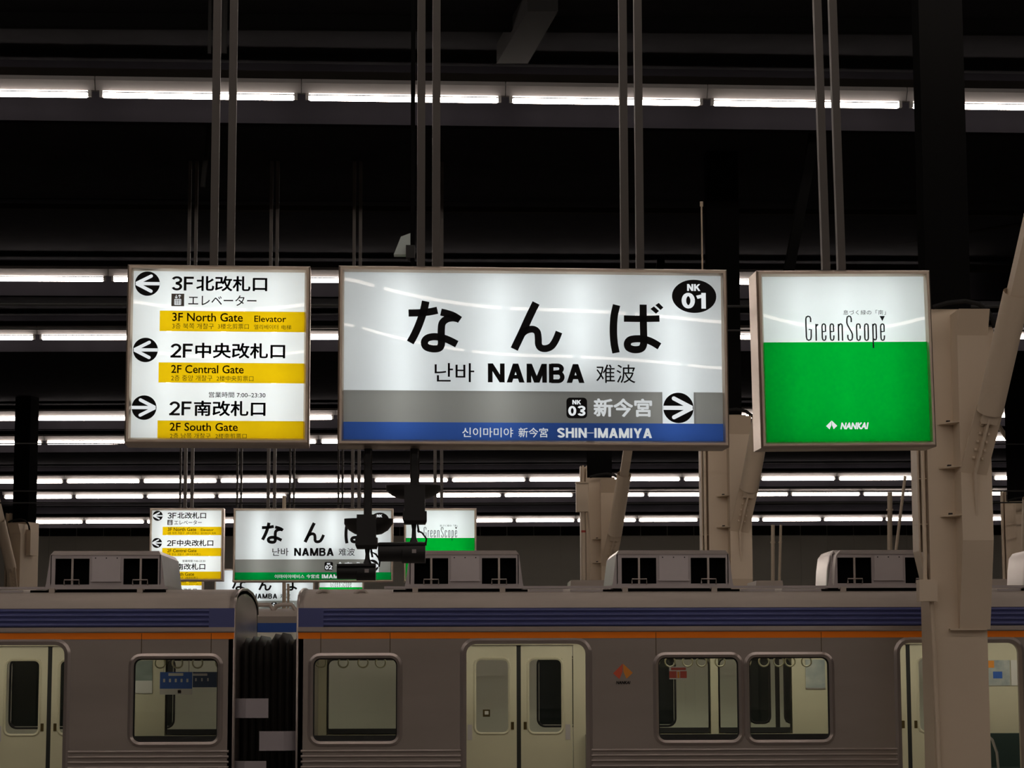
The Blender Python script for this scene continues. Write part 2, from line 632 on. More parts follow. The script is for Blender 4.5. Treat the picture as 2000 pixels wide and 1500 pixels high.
def caps(s, box, mt, parent, y, t=.2):
    """stroke-built capitals fitted to a box of the parent's XZ plane"""
    u0, v0, u1, v1 = box
    g, W = glyphs(s, t)
    sx, sz = (u1 - u0) / W, v1 - v0
    m = MB()
    for k in g:
        if k[0] == 'd':
            _, a, b, z0, z1 = k
            q = t * .58
            pts = [(a - q, z0), (a + q, z0), (b + q, z1), (b - q, z1)]
            m.poly([(u0 + p[0] * sx, y, v0 + p[1] * sz) for p in pts])
        else:
            m2 = MB()
            ribbon(m2, k[1], t if k[0] == 's' else t * .28, y, False)
            m.add([(u0 + a * sx, yy, v0 + b * sz) for a, yy, b in m2.v], m2.f)
    return m.build('lettering', mt, parent)


def fit_text(s, box, mt, parent, y, bold=0.0, shear=0.0, space=1.0):
    """box = (u0, v0, u1, v1) in the parent's XZ plane"""
    me = text_mesh(s, bold, shear, space)
    xs = [v.co.x for v in me.vertices]
    ys = [v.co.y for v in me.vertices]
    ax, bx, ay, by = min(xs), max(xs), min(ys), max(ys)
    u0, v0, u1, v1 = box
    for v in me.vertices:
        x, z = v.co.x, v.co.y
        v.co = (u0 + (x - ax) / (bx - ax) * (u1 - u0), y, v0 + (z - ay) / (by - ay) * (v1 - v0))
    me.materials.clear()
    me.materials.append(M[mt])
    me.name = 'lettering'
    return link('lettering', me, parent)


def catmull(pts, n=6):
    out = []
    p = [pts[0]] + list(pts) + [pts[-1]]
    for i in range(1, len(p) - 2):
        for k in range(n):
            t = k / n
            out.append(tuple(0.5 * (2 * p[i][j] + (p[i + 1][j] - p[i - 1][j]) * t + (2 * p[i - 1][j] - 5 * p[i][j] + 4 * p[i + 1][j] - p[i + 2][j]) * t * t
                                    + (3 * p[i][j] - p[i - 1][j] - 3 * p[i + 1][j] + p[i + 2][j]) * t ** 3) for j in (0, 1)))
    out.append(tuple(pts[-1]))
    return out


def ribbon(mb, pts, wd, y, smooth=True, n=6):
    pts = catmull(pts, n) if smooth and len(pts) > 2 else pts
    L = []
    for i, p in enumerate(pts):
        a, b = pts[max(i - 1, 0)], pts[min(i + 1, len(pts) - 1)]
        dx, dz = b[0] - a[0], b[1] - a[1]
        l = math.hypot(dx, dz) or 1
        L.append((p[0] - dz / l * wd / 2, p[1] + dx / l * wd / 2, p[0] + dz / l * wd / 2, p[1] - dx / l * wd / 2))
    vs, fs = [], []
    for q in L:
        vs += [(q[0], y, q[1]), (q[2], y, q[3])]
    for i in range(len(L) - 1):
        fs.append((2 * i, 2 * i + 1, 2 * i + 3, 2 * i + 2))
    mb.add(vs, fs)


def disc(mb, cx, cz, rx, rz, y, n=40):
    mb.poly([(cx + rx * math.cos(2 * math.pi * k / n), y, cz + rz * math.sin(2 * math.pi * k / n)) for k in range(n)])


# ------------------------------------------------------------------ hanging illuminated signs
SY = 13.3
SIGN_PHI = R(2.9)


class Sign:
    """frame of one sign: pixel of the near sign -> local (u, v); local X right, Y away from the viewer, Z up"""

    def __init__(s, corners, roll=0.0):
        tl, tr, br, bl = corners
        s.q0 = P(1041, 700, SY)
        s.n = Vector((math.sin(SIGN_PHI), -math.cos(SIGN_PHI), 0))
        eu = Vector((math.cos(SIGN_PHI), math.sin(SIGN_PHI), 0))
        ev = Vector((0, 0, 1))
        s.eu = eu * math.cos(roll) + ev * math.sin(roll)
        s.ev = ev * math.cos(roll) - eu * math.sin(roll)
        pts = [s.hit(*c) for c in corners]
        s.o = (pts[2] + pts[3]) / 2
        W = [s.loc(p) for p in pts]
        s.u0 = (W[0][0] + W[3][0]) / 2
        s.u1 = (W[1][0] + W[2][0]) / 2
        s.v1 = (W[0][1] + W[1][1]) / 2
        s.v0 = (W[2][1] + W[3][1]) / 2

    def hit(s, px, py):
        d = ray(px, py)
        t = (s.q0 - EYE).dot(s.n) / d.dot(s.n)
        return EYE + d * t

    def loc(s, p):
        d = p - s.o
        return (d.dot(s.eu), d.dot(s.ev))

    def uv(s, px, py):
        return s.loc(s.hit(px, py))

    def rect(s, x0, y0, x1, y1):
        a, b, c, d = s.uv(x0, y0), s.uv(x1, y0), s.uv(x1, y1), s.uv(x0, y1)
        return ((a[0] + d[0]) / 2, (c[1] + d[1]) / 2, (b[0] + c[0]) / 2, (a[1] + b[1]) / 2)

    def matrix(s):
        nb = -s.n
        return Matrix(((s.eu.x, nb.x, s.ev.x, s.o.x), (s.eu.y, nb.y, s.ev.y, s.o.y), (s.eu.z, nb.z, s.ev.z, s.o.z), (0, 0, 0, 1)))


DEPTH = 0.24
FW = 0.034


def sign_box(S, name, poles, tubes, bow, lr=.016):
    e = empty(name)
    e.matrix_world = S.matrix()
    u0, u1, v0, v1 = S.u0, S.u1, S.v0, S.v1
    # casing: four sides and the back
    c = MB()
    t = .004
    c.box(u0, u0 + t, 0, DEPTH, v0, v1).box(u1 - t, u1, 0, DEPTH, v0, v1).box(u0, u1, 0, DEPTH, v1 - t, v1).box(u0, u1, 0, DEPTH, v0, v0 + t)
    c.box(u0, u1, DEPTH - t, DEPTH, v0, v1)
    case = c.build('casing', 'frame', e)
    li = MB()
    g = .006
    li.box(u0 + g, u0 + g + .002, .02, DEPTH - g, v0 + g, v1 - g).box(u1 - g - .002, u1 - g, .02, DEPTH - g, v0 + g, v1 - g)
    li.box(u0 + g, u1 - g, .02, DEPTH - g, v1 - g - .002, v1 - g).box(u0 + g, u1 - g, .02, DEPTH - g, v0 + g, v0 + g + .002)
    li.box(u0 + g, u1 - g, DEPTH - g - .002, DEPTH - g, v0 + g, v1 - g)
    li.build('lining', 'inner', case)
    # front trim: four mitred mouldings with a rounded nose
    prof = [(0.0, .012), (0.0, -.012), (.010, -.030), (.024, -.030), (FW, -.016), (FW, .012)]
    cor = [(u0, v0, 1, 1), (u1, v0, -1, 1), (u1, v1, -1, -1), (u0, v1, 1, -1)]
    for k in range(4):
        a, b = cor[k], cor[(k + 1) % 4]
        r = MB()
        n = len(prof)
        r.add([(a[0] + a[2] * q, y, a[1] + a[3] * q) for q, y in prof] + [(b[0] + b[2] * q, y, b[1] + b[3] * q) for q, y in prof],
              [(i, (i + 1) % n, (i + 1) % n + n, i + n) for i in range(n)])
        r.build('frame_rail', 'frame', e, True)
    # lamps inside
    for (fu0, fv0, fu1, fv1) in tubes:
        pu = lambda f: u0 + (u1 - u0) * f
        pv = lambda f: v0 + (v1 - v0) * f
        MB().tube([(pu(fu0), .14, pv(fv0)), (pu(fu1), .14, pv(fv1))], lr, 8).build('sign_lamp', 'signtube', case, True)
    # slightly bowed clear cover
    n = 24
    vs, fs = [], []
    hv = (v1 - v0) / 2
    for i in range(n + 1):
        f = -1 + 2 * i / n
        gx = bow(f)
        for k in (0, 1):
            z = (v0 + .02) if k == 0 else (v1 - .02)
            vs.append((u0 + .02 + (u1 - u0 - .04) * i / n, gx * (-hv if k == 0 else hv), z))
    for i in range(n):
        fs.append((2 * i, 2 * i + 2, 2 * i + 3, 2 * i + 1))
    MB().add(vs, fs).build('clear_cover', 'cover', e, True)
    # hanging poles
    for px in poles:
        u = S.uv(px, 515)[0]
        p = MB().box(u - .0235, u + .0235, .095, .145, v1, 9.3 - S.o.z)
        pl = p.build('pole', 'pole', e)
        MB().box(u - .034, u + .034, .085, .155, v1, v1 + .02).build('pole_foot', 'pole', pl)
    return e


def panel(S, e, name, px, mt, y=0.008):
    u0, v0, u1, v1 = px
    return MB().poly([(u0, y, v0), (u1, y, v0), (u1, y, v1), (u0, y, v1)]).build(name, mt, e)


TXY = -.009


def txt(S, par, s, box, mt='black', bold=0.0, shear=0, space=1, y=TXY):
    return fit_text(s, S.rect(*box), mt, par, y, bold, shear, space)


def cap(S, par, s, box, mt='black', t=.2, y=TXY):
    return caps(s, S.rect(*box), mt, par, y, t)


def arrow_disc(S, par, cx, cy, r, right):
    m1 = MB()
    c = S.uv(cx, cy)
    ru = abs(S.uv(cx + r, cy)[0] - c[0])
    disc(m1, c[0], c[1], ru, ru, TXY)
    d = m1.build('arrow_disc', 'black', par)
    m2 = MB()
    k = 1 if right else -1
    wd = ru * .27
    ribbon(m2, [(c[0] - k * ru * .99, c[1]), (c[0] + k * ru * .80, c[1])], wd, TXY - .002, False)
    for sgn in (-1, 1):
        ribbon(m2, [(c[0] + k * ru * .90, c[1]), (c[0] - k * ru * .30, c[1] + sgn * ru * .62)], wd, TXY - .002, False)
        disc(m2, c[0] - k * ru * .30, c[1] + sgn * ru * .62, wd / 2, wd / 2, TXY - .0022, 14)
    m2.poly([(c[0] + k * ru * .97, TXY - .0024, c[1]), (c[0] + k * ru * .72, TXY - .0024, c[1] + ru * .20), (c[0] + k * ru * .72, TXY - .0024, c[1] - ru * .20)])
    m2.build('arrow', 'wprint', d)
    return d


def Z1(a, b, c, d):      # boxes read in the enlarged view of the direction sign
    return (200 + a / 3.571, 480 + b / 3.571, 200 + c / 3.571, 480 + d / 3.571)


def Z2(a, b, c, d):
    return (640 + a / 3.75, 500 + b / 3.75, 640 + c / 3.75, 500 + d / 3.75)


def Z3(a, b, c, d):
    return (1030 + a / 3.75, 500 + b / 3.75, 1030 + c / 3.75, 500 + d / 3.75)


def Z7(a, b):
    return (780 + a / 3.7037, 570 + b / 3.7037)


# ---- direction sign
SL = Sign([(249.5, 517), (607, 521.5), (603.5, 868), (243.5, 867)])
e = sign_box(SL, 'direction_sign', (415.5, 448.5), [(.22, .05, .22, .95), (.52, .05, .52, .95), (.8, .05, .8, .95)], lambda f: -.0012 - .0022 * f * f, .0135)
iu0, iu1, iv0, iv1 = SL.u0 + .012, SL.u1 - .012, SL.v0 + .012, SL.v1 - .012
ys = [SL.rect(*Z1(400, 458, 1417, 600)), SL.rect(*Z1(392, 818, 1412, 958)), SL.rect(*Z1(384, 1222, 1407, 1372))]
wp = None
v = iv1
pw = MB()
for (a, b, c, d) in ys:
    b2 = max(b, iv0)
    pw.poly([(iu0, .008, d), (iu1, .008, d), (iu1, .008, v), (iu0, .008, v)])
    pw.poly([(iu0, .008, b2), (a, .008, b2), (a, .008, d), (iu0, .008, d)])
    v = b2
if v > iv0 + .001:
    pw.poly([(iu0, .008, iv0), (iu1, .008, iv0), (iu1, .008, v), (iu0, .008, v)])
fp = pw.build('face_panel', 'ow', e)
yb = []
for (a, b, c, d) in ys:
    yb.append(panel(SL, e, 'yellow_band', (a, max(b, iv0), iu1, d), 'oy', -.006))
arrow_disc(SL, fp, 288.2, 554.5, 24.3, False)
arrow_disc(SL, fp, 284.3, 683.9, 24.3, False)
arrow_disc(SL, fp, 281.6, 796.4, 24.3, True)
cap(SL, fp, '3F', Z1(483, 217, 638, 314), t=.155)
txt(SL, fp, '北改札口', Z1(655, 213, 1150, 320), bold=.022)
txt(SL, fp, 'エレベーター', Z1(600, 347, 1075, 420), bold=.006)
txt(SL, yb[0], '3F North Gate', Z1(488, 470, 980, 530), 'dkbrown', .014)
txt(SL, yb[0], 'Elevator', Z1(1060, 490, 1282, 534), 'dkbrown', .012)
txt(SL, yb[0], '3층 북쪽 개찰구', Z1(488, 542, 778, 582), 'dkbrown')
txt(SL, yb[0], '3楼北剪票口', Z1(806, 545, 1022, 583), 'dkbrown')
txt(SL, yb[0], '엘리베이터', Z1(1058, 552, 1226, 585), 'dkbrown')
txt(SL, yb[0], '电梯', Z1(1250, 554, 1317, 586), 'dkbrown')
cap(SL, fp, '2F', Z1(476, 684, 631, 782), t=.155)
txt(SL, fp, '中央改札口', Z1(648, 680, 1275, 788), bold=.022)
txt(SL, yb[1], '2F Central Gate', Z1(480, 834, 986, 891), 'dkbrown', .014)
txt(SL, yb[1], '2층 중앙 개찰구', Z1(480, 904, 768, 944), 'dkbrown')
txt(SL, yb[1], '2楼中央剪票口', Z1(797, 908, 1054, 946), 'dkbrown')
txt(SL, fp, '営業時間 7:00–23:30', Z1(743, 1022, 1138, 1061), bold=.008)
cap(SL, fp, '2F', Z1(467, 1087, 622, 1184), t=.155)
txt(SL, fp, '南改札口', Z1(639, 1083, 1138, 1190), bold=.022)
txt(SL, yb[2], '2F South Gate', Z1(470, 1236, 945, 1293), 'dkbrown', .014)
txt(SL, yb[2], '2층 남쪽 개찰구', Z1(472, 1308, 755, 1346), 'dkbrown')
txt(SL, yb[2], '2楼南剪票口', Z1(789, 1310, 1007, 1347), 'dkbrown')
# elevator pictogram
u0, v0, u1, v1 = SL.rect(*Z1(482, 336, 571, 423))
ic = MB().poly([(u0, TXY, v0), (u1, TXY, v0), (u1, TXY, v1), (u0, TXY, v1)]).build('elevator_icon', mat('icon grey', (0.19, 0.175, 0.155), .6), fp)
m = MB()
L = u1 - u0
g = lambda a, b: (u0 + L * a, v0 + L * b)
fr = [g(.26, .12), g(.74, .12), g(.74, .55), g(.26, .55), g(.26, .12)]
for a, b in zip(fr[:-1], fr[1:]):
    ribbon(m, [a, b], L * .05, TXY - .002, False)
for k in (.36, .5, .64):
    ribbon(m, [g(k, .14), g(k, .42)], L * .085, TXY - .002, False)
    disc(m, *g(k, .47), L * .045, L * .045, TXY - .0022, 10)
for cx, sg in ((.38, -1), (.64, 1)):
    ribbon(m, [g(cx, .64), g(cx, .90)], L * .05, TXY - .002, False)
    tip = .64 if sg < 0 else .90
    for q in (-1, 1):
        ribbon(m, [g(cx, tip), g(cx + q * .1, tip - sg * .1)], L * .05, TXY - .002, False)
m.build('pictogram', 'wprint', ic)
tag(e, 'white gate direction sign with yellow bands beside the station name sign with blue band', 'sign')
dirA = e

# ---- station name sign
SM = Sign([(662, 519.5), (1419, 527.5), (1423.5, 872.5), (658.5, 871)])


def name_sign(variant):
    e = sign_box(SM, 'station_name_sign', (823.5, 853.5, 1225, 1255),
                 [(.16, .06, .16, .94), (.41, .06, .41, .94), (.62, .40, .62, .95), (.86, .06, .86, .88)], lambda f: -.003 - .009 * f * abs(f) * (1 if f < 0 else .35) * -1, .0165)
    a, b = SM.u0 + .012, SM.u1 - .012
    gy = SM.rect(669, 764.5, 1415, 826)
    bl = SM.rect(669, 826, 1415, 866)
    sq = SM.rect(1293.5, 767, 1355, 827)
    lo = SM.v0 + .012
    fp = panel(SM, e, 'face_panel', (a, gy[3], b, SM.v1 - .012), 'ow')
    g1 = MB()
    for (x0, x1) in ((a, sq[0]), (sq[2], b)):
        g1.poly([(x0, -.006, gy[1]), (x1, -.006, gy[1]), (x1, -.006, gy[3]), (x0, -.006, gy[3])])
    gb = g1.build('grey_band', 'og', e)
    ap = panel(SM, e, 'arrow_panel', (sq[0], gy[1], sq[2], gy[3]), 'ow')
    bb = panel(SM, e, 'blue_band' if variant == 'A' else 'green_band', (a, lo, b, gy[1]), 'ob' if variant == 'A' else 'ogr2', -.006)
    arrow_disc(SM, ap, 1324.6, 797, 29.6, True)
    # hiragana, brush-free gothic strokes
    m = MB()
    k = SM.uv(1001, 640)[0] - SM.uv(1000, 640)[0]

    def st(pts, wz):
        ribbon(m, [SM.uv(*Z7(*p)) for p in pts], wz / 3.7037 * k, TXY)
    st([(66, 155), (150, 153), (215, 147), (275, 135)], 52)
    st([(190, 70), (175, 140), (145, 230), (110, 310), (78, 368)], 55)
    st([(300, 148), (350, 160), (395, 177), (438, 205)], 52)
    st([(430, 198), (385, 190), (340, 200), (310, 228), (303, 275), (303, 340), (303, 382), (287, 408), (243, 414), (195, 400), (181, 368), (200, 338), (250, 326), (310, 334), (360, 352), (415, 380)], 52)
    m.build('lettering', 'black', fp)
    m = MB()
    st([(988, 82), (940, 180), (890, 290), (830, 416)], 56)
    st([(862, 352), (885, 308), (920, 280), (965, 272), (996, 292), (1004, 340), (1006, 382), (1024, 407), (1060, 412), (1100, 394), (1130, 350), (1154, 292)], 50)
    m.build('lettering', 'black', fp)
    m = MB()
    st([(1570, 97), (1552, 180), (1547, 280), (1552, 370), (1566, 443)], 54)
    st([(1623, 195), (1750, 197), (1880, 195)], 47)
    st([(1762, 94), (1763, 200), (1766, 330), (1764, 385), (1745, 413), (1700, 420), (1658, 406), (1648, 376), (1668, 349), (1720, 341), (1780, 347), (1830, 366), (1880, 396)], 52)
    for q in ([(1815, 125), (1840, 107), (1877, 140), (1855, 160)], [(1850, 98), (1875, 82), (1908, 115), (1888, 133)]):
        w = [SM.uv(*Z7(*p)) for p in q]
        m.poly([(x, TXY, z) for x, z in w])
    m.build('lettering', 'black', fp)
    txt(SM, fp, '난바', (848.8, 709.5, 926, 746.5), bold=.004)
    cap(SM, fp, 'NAMBA', (952.8, 710.9, 1141.3, 747.7), t=.205)
    txt(SM, fp, '难波', (1164, 712.2, 1240.4, 748.4), bold=.002)
    # station number oval
    c = SM.uv(1355.3, 579.2)
    rx = SM.uv(1398.5, 579)[0] - c[0]
    rz = SM.uv(1355, 546.8)[1] - c[1]
    m = MB()
    disc(m, c[0], c[1], rx, rz, TXY, 48)
    ov = m.build('number_badge', 'black', fp)
    cap(SM, ov, 'NK', Z3(1168, 208, 1265, 258), 'wprint', .22, TXY - .002)
    cap(SM, ov, '01', Z3(1128, 272, 1305, 387), 'wprint', .21, TXY - .002)
    # next-station badge
    if variant == 'A':
        bx, num, nx = (1106, 777, 1146.3, 817.3), '03', '新今宮'
        band = (('신이마미야', (902.7, 835.5, 1001.9, 854.3), .0), ('新今宮', (1012.5, 835.8, 1070, 854.6), .0), ('SHIN-IMAMIYA', (1088, 836.5, 1273, 855.5), .03))
        nbox = Z3(484, 1045, 912, 1180)
    else:
        bx, num, nx = (1098, 777, 1138.3, 817.3), '02', '今宮戎'
        band = (('이마미야에비스', (861, 835.5, 1003, 854.3), .0), ('今宮戎', (1012, 835.8, 1074, 854.6), .0), ('IMAMIYAEBISU', (1086, 836.5, 1300, 855.5), .03))
        nbox = (1152, 778, 1270, 815)
    u0, v0, u1, v1 = SM.rect(*bx)
    m = MB()
    rr = .022
    pts = []
    for (cx, cz, a0) in ((u1 - rr, v1 - rr, 0), (u0 + rr, v1 - rr, 90), (u0 + rr, v0 + rr, 180), (u1 - rr, v0 + rr, 270)):
        for q in range(6):
            pts.append((cx + rr * math.cos(R(a0 + 18 * q)), TXY, cz + rr * math.sin(R(a0 + 18 * q))))
    m.poly(pts)
    nb = m.build('number_badge', 'black', gb)
    X = bx[0]
    cap(SM, nb, 'NK', (X + 11.5, 781.6, X + 28.5, 790.3), 'wprint', .22, TXY - .002)
    cap(SM, nb, num, (X + 3.5, 793.3, X + 37, 812.6), 'wprint', .2, TXY - .002)
    txt(SM, gb, nx, nbox, 'gprint', .03)
    for s, b4, bo in band:
        (cap(SM, bb, s, b4, 'gprint', .2) if bo else txt(SM, bb, s, b4, 'gprint', .008))
    return e


nameA = name_sign('A')
tag(nameA, 'large white station name sign with blue lower band hanging above the train', 'sign')
nameB = name_sign('B')
tag(nameB, 'white station name sign with green lower band behind the black cameras', 'sign')

# ---- green sign
SG = Sign([(1474.5, 528.5), (1815, 529.5), (1827.5, 873.5), (1488, 874)], roll=0.013)
e = sign_box(SG, 'advertising_sign', (1621, 1651.5), [(.25, .06, .25, .94), (.5, .06, .5, .94), (.74, .06, .74, .94)], lambda f: .0014 - .0042 * f * f, .0125)
Z4 = lambda a, b, c, d: (1440 + a / 3.571, 480 + b / 3.571, 1440 + c / 3.571, 480 + d / 3.571)
sp = SG.rect(1490, 668.3, 1815, 700)[3]
fp = panel(SG, e, 'face_panel', (SG.u0 + .012, sp, SG.u1 - .012, SG.v1 - .012), 'ow')
gp = panel(SG, e, 'green_panel', (SG.u0 + .012, SG.v0 + .012, SG.u1 - .012, sp), 'ogr', -.006)
txt(SG, fp, '息づく緑の「南」', (1646.2, 606, 1729.2, 615.3), 'black', 0, space=1.1)
m = MB()
k = SG.uv(1601, 640)[0] - SG.uv(1600, 640)[0]
Z8 = lambda p: SG.uv(1540 + p[0] * .11, 590 + p[1] * .11)
E_ = [(602, 528), (652, 525), (651, 425), (641, 400), (620, 392), (598, 402), (590, 435), (596, 635), (605, 672), (627, 683), (650, 672), (657, 640), (657, 595)]
letters = [[(388, 360), (388, 300), (372, 264), (340, 256), (310, 272), (302, 310), (312, 620), (325, 668), (355, 683), (388, 668), (398, 620), (398, 492), (355, 492)],
           [(482, 392), (488, 690)], [(488, 432), (505, 408), (522, 402)], E_, [(a + 143, b) for a, b in E_],
           [(880, 392), (886, 690)], [(886, 425), (905, 398), (925, 392), (943, 405), (948, 440), (955, 690)],
           [(1108, 360), (1108, 300), (1095, 262), (1065, 252), (1038, 268), (1030, 310), (1030, 370), (1042, 410), (1110, 530), (1128, 572), (1130, 630), (1120, 670), (1090, 684), (1060, 670), (1048, 630), (1048, 585)],
           [(1267, 475), (1265, 425), (1255, 398), (1232, 392), (1208, 402), (1202, 435), (1210, 640), (1218, 672), (1238, 684), (1262, 672), (1268, 640), (1268, 600)],
           [(1345, 435), (1352, 402), (1378, 392), (1402, 402), (1408, 435), (1412, 640), (1405, 672), (1382, 684), (1358, 672), (1350, 640), (1345, 435)],
           [(1490, 392), (1503, 820)], [(1492, 425), (1510, 400), (1530, 392), (1545, 405), (1550, 440), (1556, 630), (1548, 668), (1528, 676), (1505, 655)],
           [(a + 1040, b) for a, b in E_]]
tealink = mat('teal black print', (0.01, 0.022, 0.026), .6)
for gi in ((0,), (1, 2), (3,), (4,), (5, 6), (7,), (8,), (9,), (10, 11), (12,)):
    ml = MB()
    for L in gi:
        ribbon(ml, [Z8(p) for p in letters[L]], 25 * .11 * k, TXY, False)
    ml.build('lettering', tealink, fp)
m.poly([(q[0], TXY, q[1]) for q in (Z8((1610, 250)), Z8((1660, 342)), Z8((1705, 250)))])
m.build('triangle_mark', tealink, fp)
txt(SG, gp, 'NANKAI', (1640.5, 825.3, 1696.2, 838.7), 'wprint', .05, .25)
m = MB()
lg = lambda a, b: SG.uv(1440 + (617 + (a - 1035) / 125 * 78) / 3.571, 480 + (1220 + (b - 838) / 99 * 62) / 3.571)
LOGO_L = [(1097, 838), (1035, 900), (1075, 937), (1095, 890)]
LOGO_R = [(1099, 838), (1160, 897), (1120, 935), (1101, 890)]
for L in (LOGO_L, LOGO_R):
    m.poly([(q[0], TXY, q[1]) for q in (lg(*p) for p in L)])
m.build('emblem', 'wprint', gp)
tag(e, 'square sign, white above green, hanging beside the large cream steel column', 'sign')
grA = e


def place(c, S, pxmid, py_top, dist, phi, label):
    """stand a copy of a sign at another distance: middle px, px of its top edge"""
    mid = P(pxmid, py_top, dist)
    base = Vector((mid.x, mid.y, mid.z - (S.v1 - S.v0)))
    c.matrix_world = Matrix.Translation(base) @ Matrix.Rotation(phi, 4, 'Z') @ Matrix.Translation(Vector((-(S.u0 + S.u1) / 2, 0, -S.v0)))
    c['label'] = label
    top = zc(dist) + .03 - c.matrix_world.translation.z
    for ch in c.children:
        if ch.name.startswith('pole'):
            me = ch.data.copy()
            zt = max(v.co.z for v in me.vertices)
            for v in me.vertices:
                if v.co.z > zt - .01:
                    v.co.z = top
            ch.data = me


DB, DC = 33.0, 53.0
nameC = copy_tree(nameB)
place(nameB, SM, 612.5, 993, DB, R(.8), 'white station name sign with green lower band behind the black cameras')
place(copy_tree(dirA), SL, 365, 992.5, DB, R(.8), 'white gate direction sign with yellow bands partly behind a train roof air conditioner')
place(copy_tree(grA), SG, 860, 992.5, DB, R(.8), 'white and green sign partly hidden by a black camera and roof air conditioner')
place(nameC, SM, 517, 1111, DC, R(.8), 'distant station name sign showing over the gap between the train cars')
place(copy_tree(dirA), SL, 352, 1110.5, DC, R(.8), 'distant direction sign, only a yellow strip showing above the train roof')
place(copy_tree(grA), SG, 666, 1110.5, DC, R(.8), 'distant white sign showing just above the train roof near its lifting eyes')

# ------------------------------------------------------------------ trains
TY, TW = 24.0, 2.8
tx = lambda px: P(px, 1300, TY).x
tz = lambda py: P(900, py, TY).z
PXM = tx(1001) - tx(1000)
FY = TY + TW                       # far side plane
ROOFP = [(0.0, tz(1187)), (.05, tz(1187) + .075), (.16, tz(1187) + .135), (.40, tz(1187) + .185), (.8, tz(1187) + .225), (1.4, tz(1187) + .245)]
ROOFP = ROOFP + [(TW - a, b) for a, b in ROOFP[-2::-1]]
ZR = tz(1187) + .245
ZFLOOR = 0.03
ZB = -0.95



def strap_mesh():
    m = MB()
    m.box(-.015, .015, -.004, .004, .11, .345)
    n = 16
    m.tube([(.055 * math.cos(2 * math.pi * k / n), 0, .055 + .055 * math.sin(2 * math.pi * k / n)) for k in range(n + 1)], .009, 6, False)
    return m.mesh('hanging_strap', M['strap'], True)


strap_m = strap_mesh()


def ac_unit(car, x0, x1, shiny=False, dep=1.56):
    """roof air conditioner: x0..x1 at the front face foot"""
    yf, yb = TY + .62, TY + .62 + (.8 if shiny else 1.56)
    z0, z1 = P(900, 1146, yf).z, P(900, 1077, yf).z
    lean = .045
    W = x1 - x0
    zt = z1 - .072
    zb = z0 + .03
    o1 = (x0 + .17 * W, x0 + .385 * W)
    o1 = (x0 + .078 * W, x0 + .365 * W)
    o2 = (x0 + .65 * W, x0 + .94 * W)
    m = MB()
    m.wall(x0 + .05, x1 - .05, yf, yf + .02, zb - .02, z1 - .03, [(o1[0], o1[1], zb, zt), (o2[0], o2[1], zb, zt)])
    # sloping end walls, roof, back
    m.hexa([(x0, yf, z0), (x0 + .06, yf, z0), (x0 + .06, yb, z0), (x0, yb, z0)], [(x0 + lean, yf, z1 - .03), (x0 + .06, yf, z1 - .03), (x0 + .06, yb, z1 - .03), (x0 + lean, yb, z1 - .03)])
    m.hexa([(x1 - .06, yf, z0), (x1, yf, z0), (x1, yb, z0), (x1 - .06, yb, z0)], [(x1 - .06, yf, z1 - .03), (x1 - lean, yf, z1 - .03), (x1 - lean, yb, z1 - .03), (x1 - .06, yb, z1 - .03)])
    m.box(x0 + .05, x1 - .05, yb - .02, yb, z0, z1 - .03)
    m.box(x0, x1, yf - .01, yb, z0 - .015, z0 + .03)
    a = m.build('air_conditioner', 'acgrey', car, world=True)
    m = MB()
    m.hexa([(x0 + lean, yf - .008, z1 - .035), (x1 - lean, yf - .008, z1 - .035), (x1 - lean, yb, z1 - .035), (x0 + lean, yb, z1 - .035)],
           [(x0 + lean + .03, yf + .05, z1 + .012), (x1 - lean - .03, yf + .05, z1 + .012), (x1 - lean - .03, yb - .05, z1 + .012), (x0 + lean + .03, yb - .05, z1 + .012)])
    m.build('lid', 'steelrim', a)
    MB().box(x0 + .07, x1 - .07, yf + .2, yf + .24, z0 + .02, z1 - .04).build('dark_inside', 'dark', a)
    for o in (o1, o2):
        c = (o[0] + o[1]) / 2
        MB().box(c - .011, c + .011, yf - .002, yf + .02, zb - .005, zt + .005).build('opening_post', 'steelrim', a)
        hz = zb - .005
        MB().tube([(c - .08, yf - .005, hz), (c - .08, yf - .035, hz + .015), (c - .08, yf - .035, hz + .055), (c + .08, yf - .035, hz + .055), (c + .08, yf - .035, hz + .015), (c + .08, yf - .005, hz)], .007, 6).build('handle', 'steelrim', a)
    MB().box(o1[1] + .03, o2[0] - .03, yf - .014, yf, zb + .045, zt + .02).box(o1[1] + .02, o2[0] - .02, yf - .022, yf, zb + .03, zb + .047).build('service_panel', 'acpanel', a)
    m = MB()
    for f in (.12, .5, .88):
        xx = o1[1] + .03 + (o2[0] - o1[1] - .06) * f
        m.box(xx - .006, xx + .006, yf - .02, yf - .01, zt - .002, zt + .01)
    m.build('screws', 'gasket', a)
    if shiny:
        # polished end sheet, rounded towards the front
        ang = [R(90 * k / 6) for k in range(7)]
        pl = [(x0 + .06 - .075 * math.sin(t), yf - .012 + .12 * (1 - math.cos(t))) for t in ang] + [(x0 - .015, yb)]
        m = MB()
        for z_, o_ in ((z0 + .01, 0.0), (z0 + (z1 - z0) * .5, .012), (z1 - .05, lean * .7), (z1 + .005, lean + .03)):
            m.v += [(x + o_, y, z_) for x, y in pl]
        n = len(pl)
        for r in range(3):
            for k in range(n - 1):
                m.f.append((r * n + k, r * n + k + 1, (r + 1) * n + k + 1, (r + 1) * n + k))
        m.build('rounded_end', 'chrome', a, True)
    return a


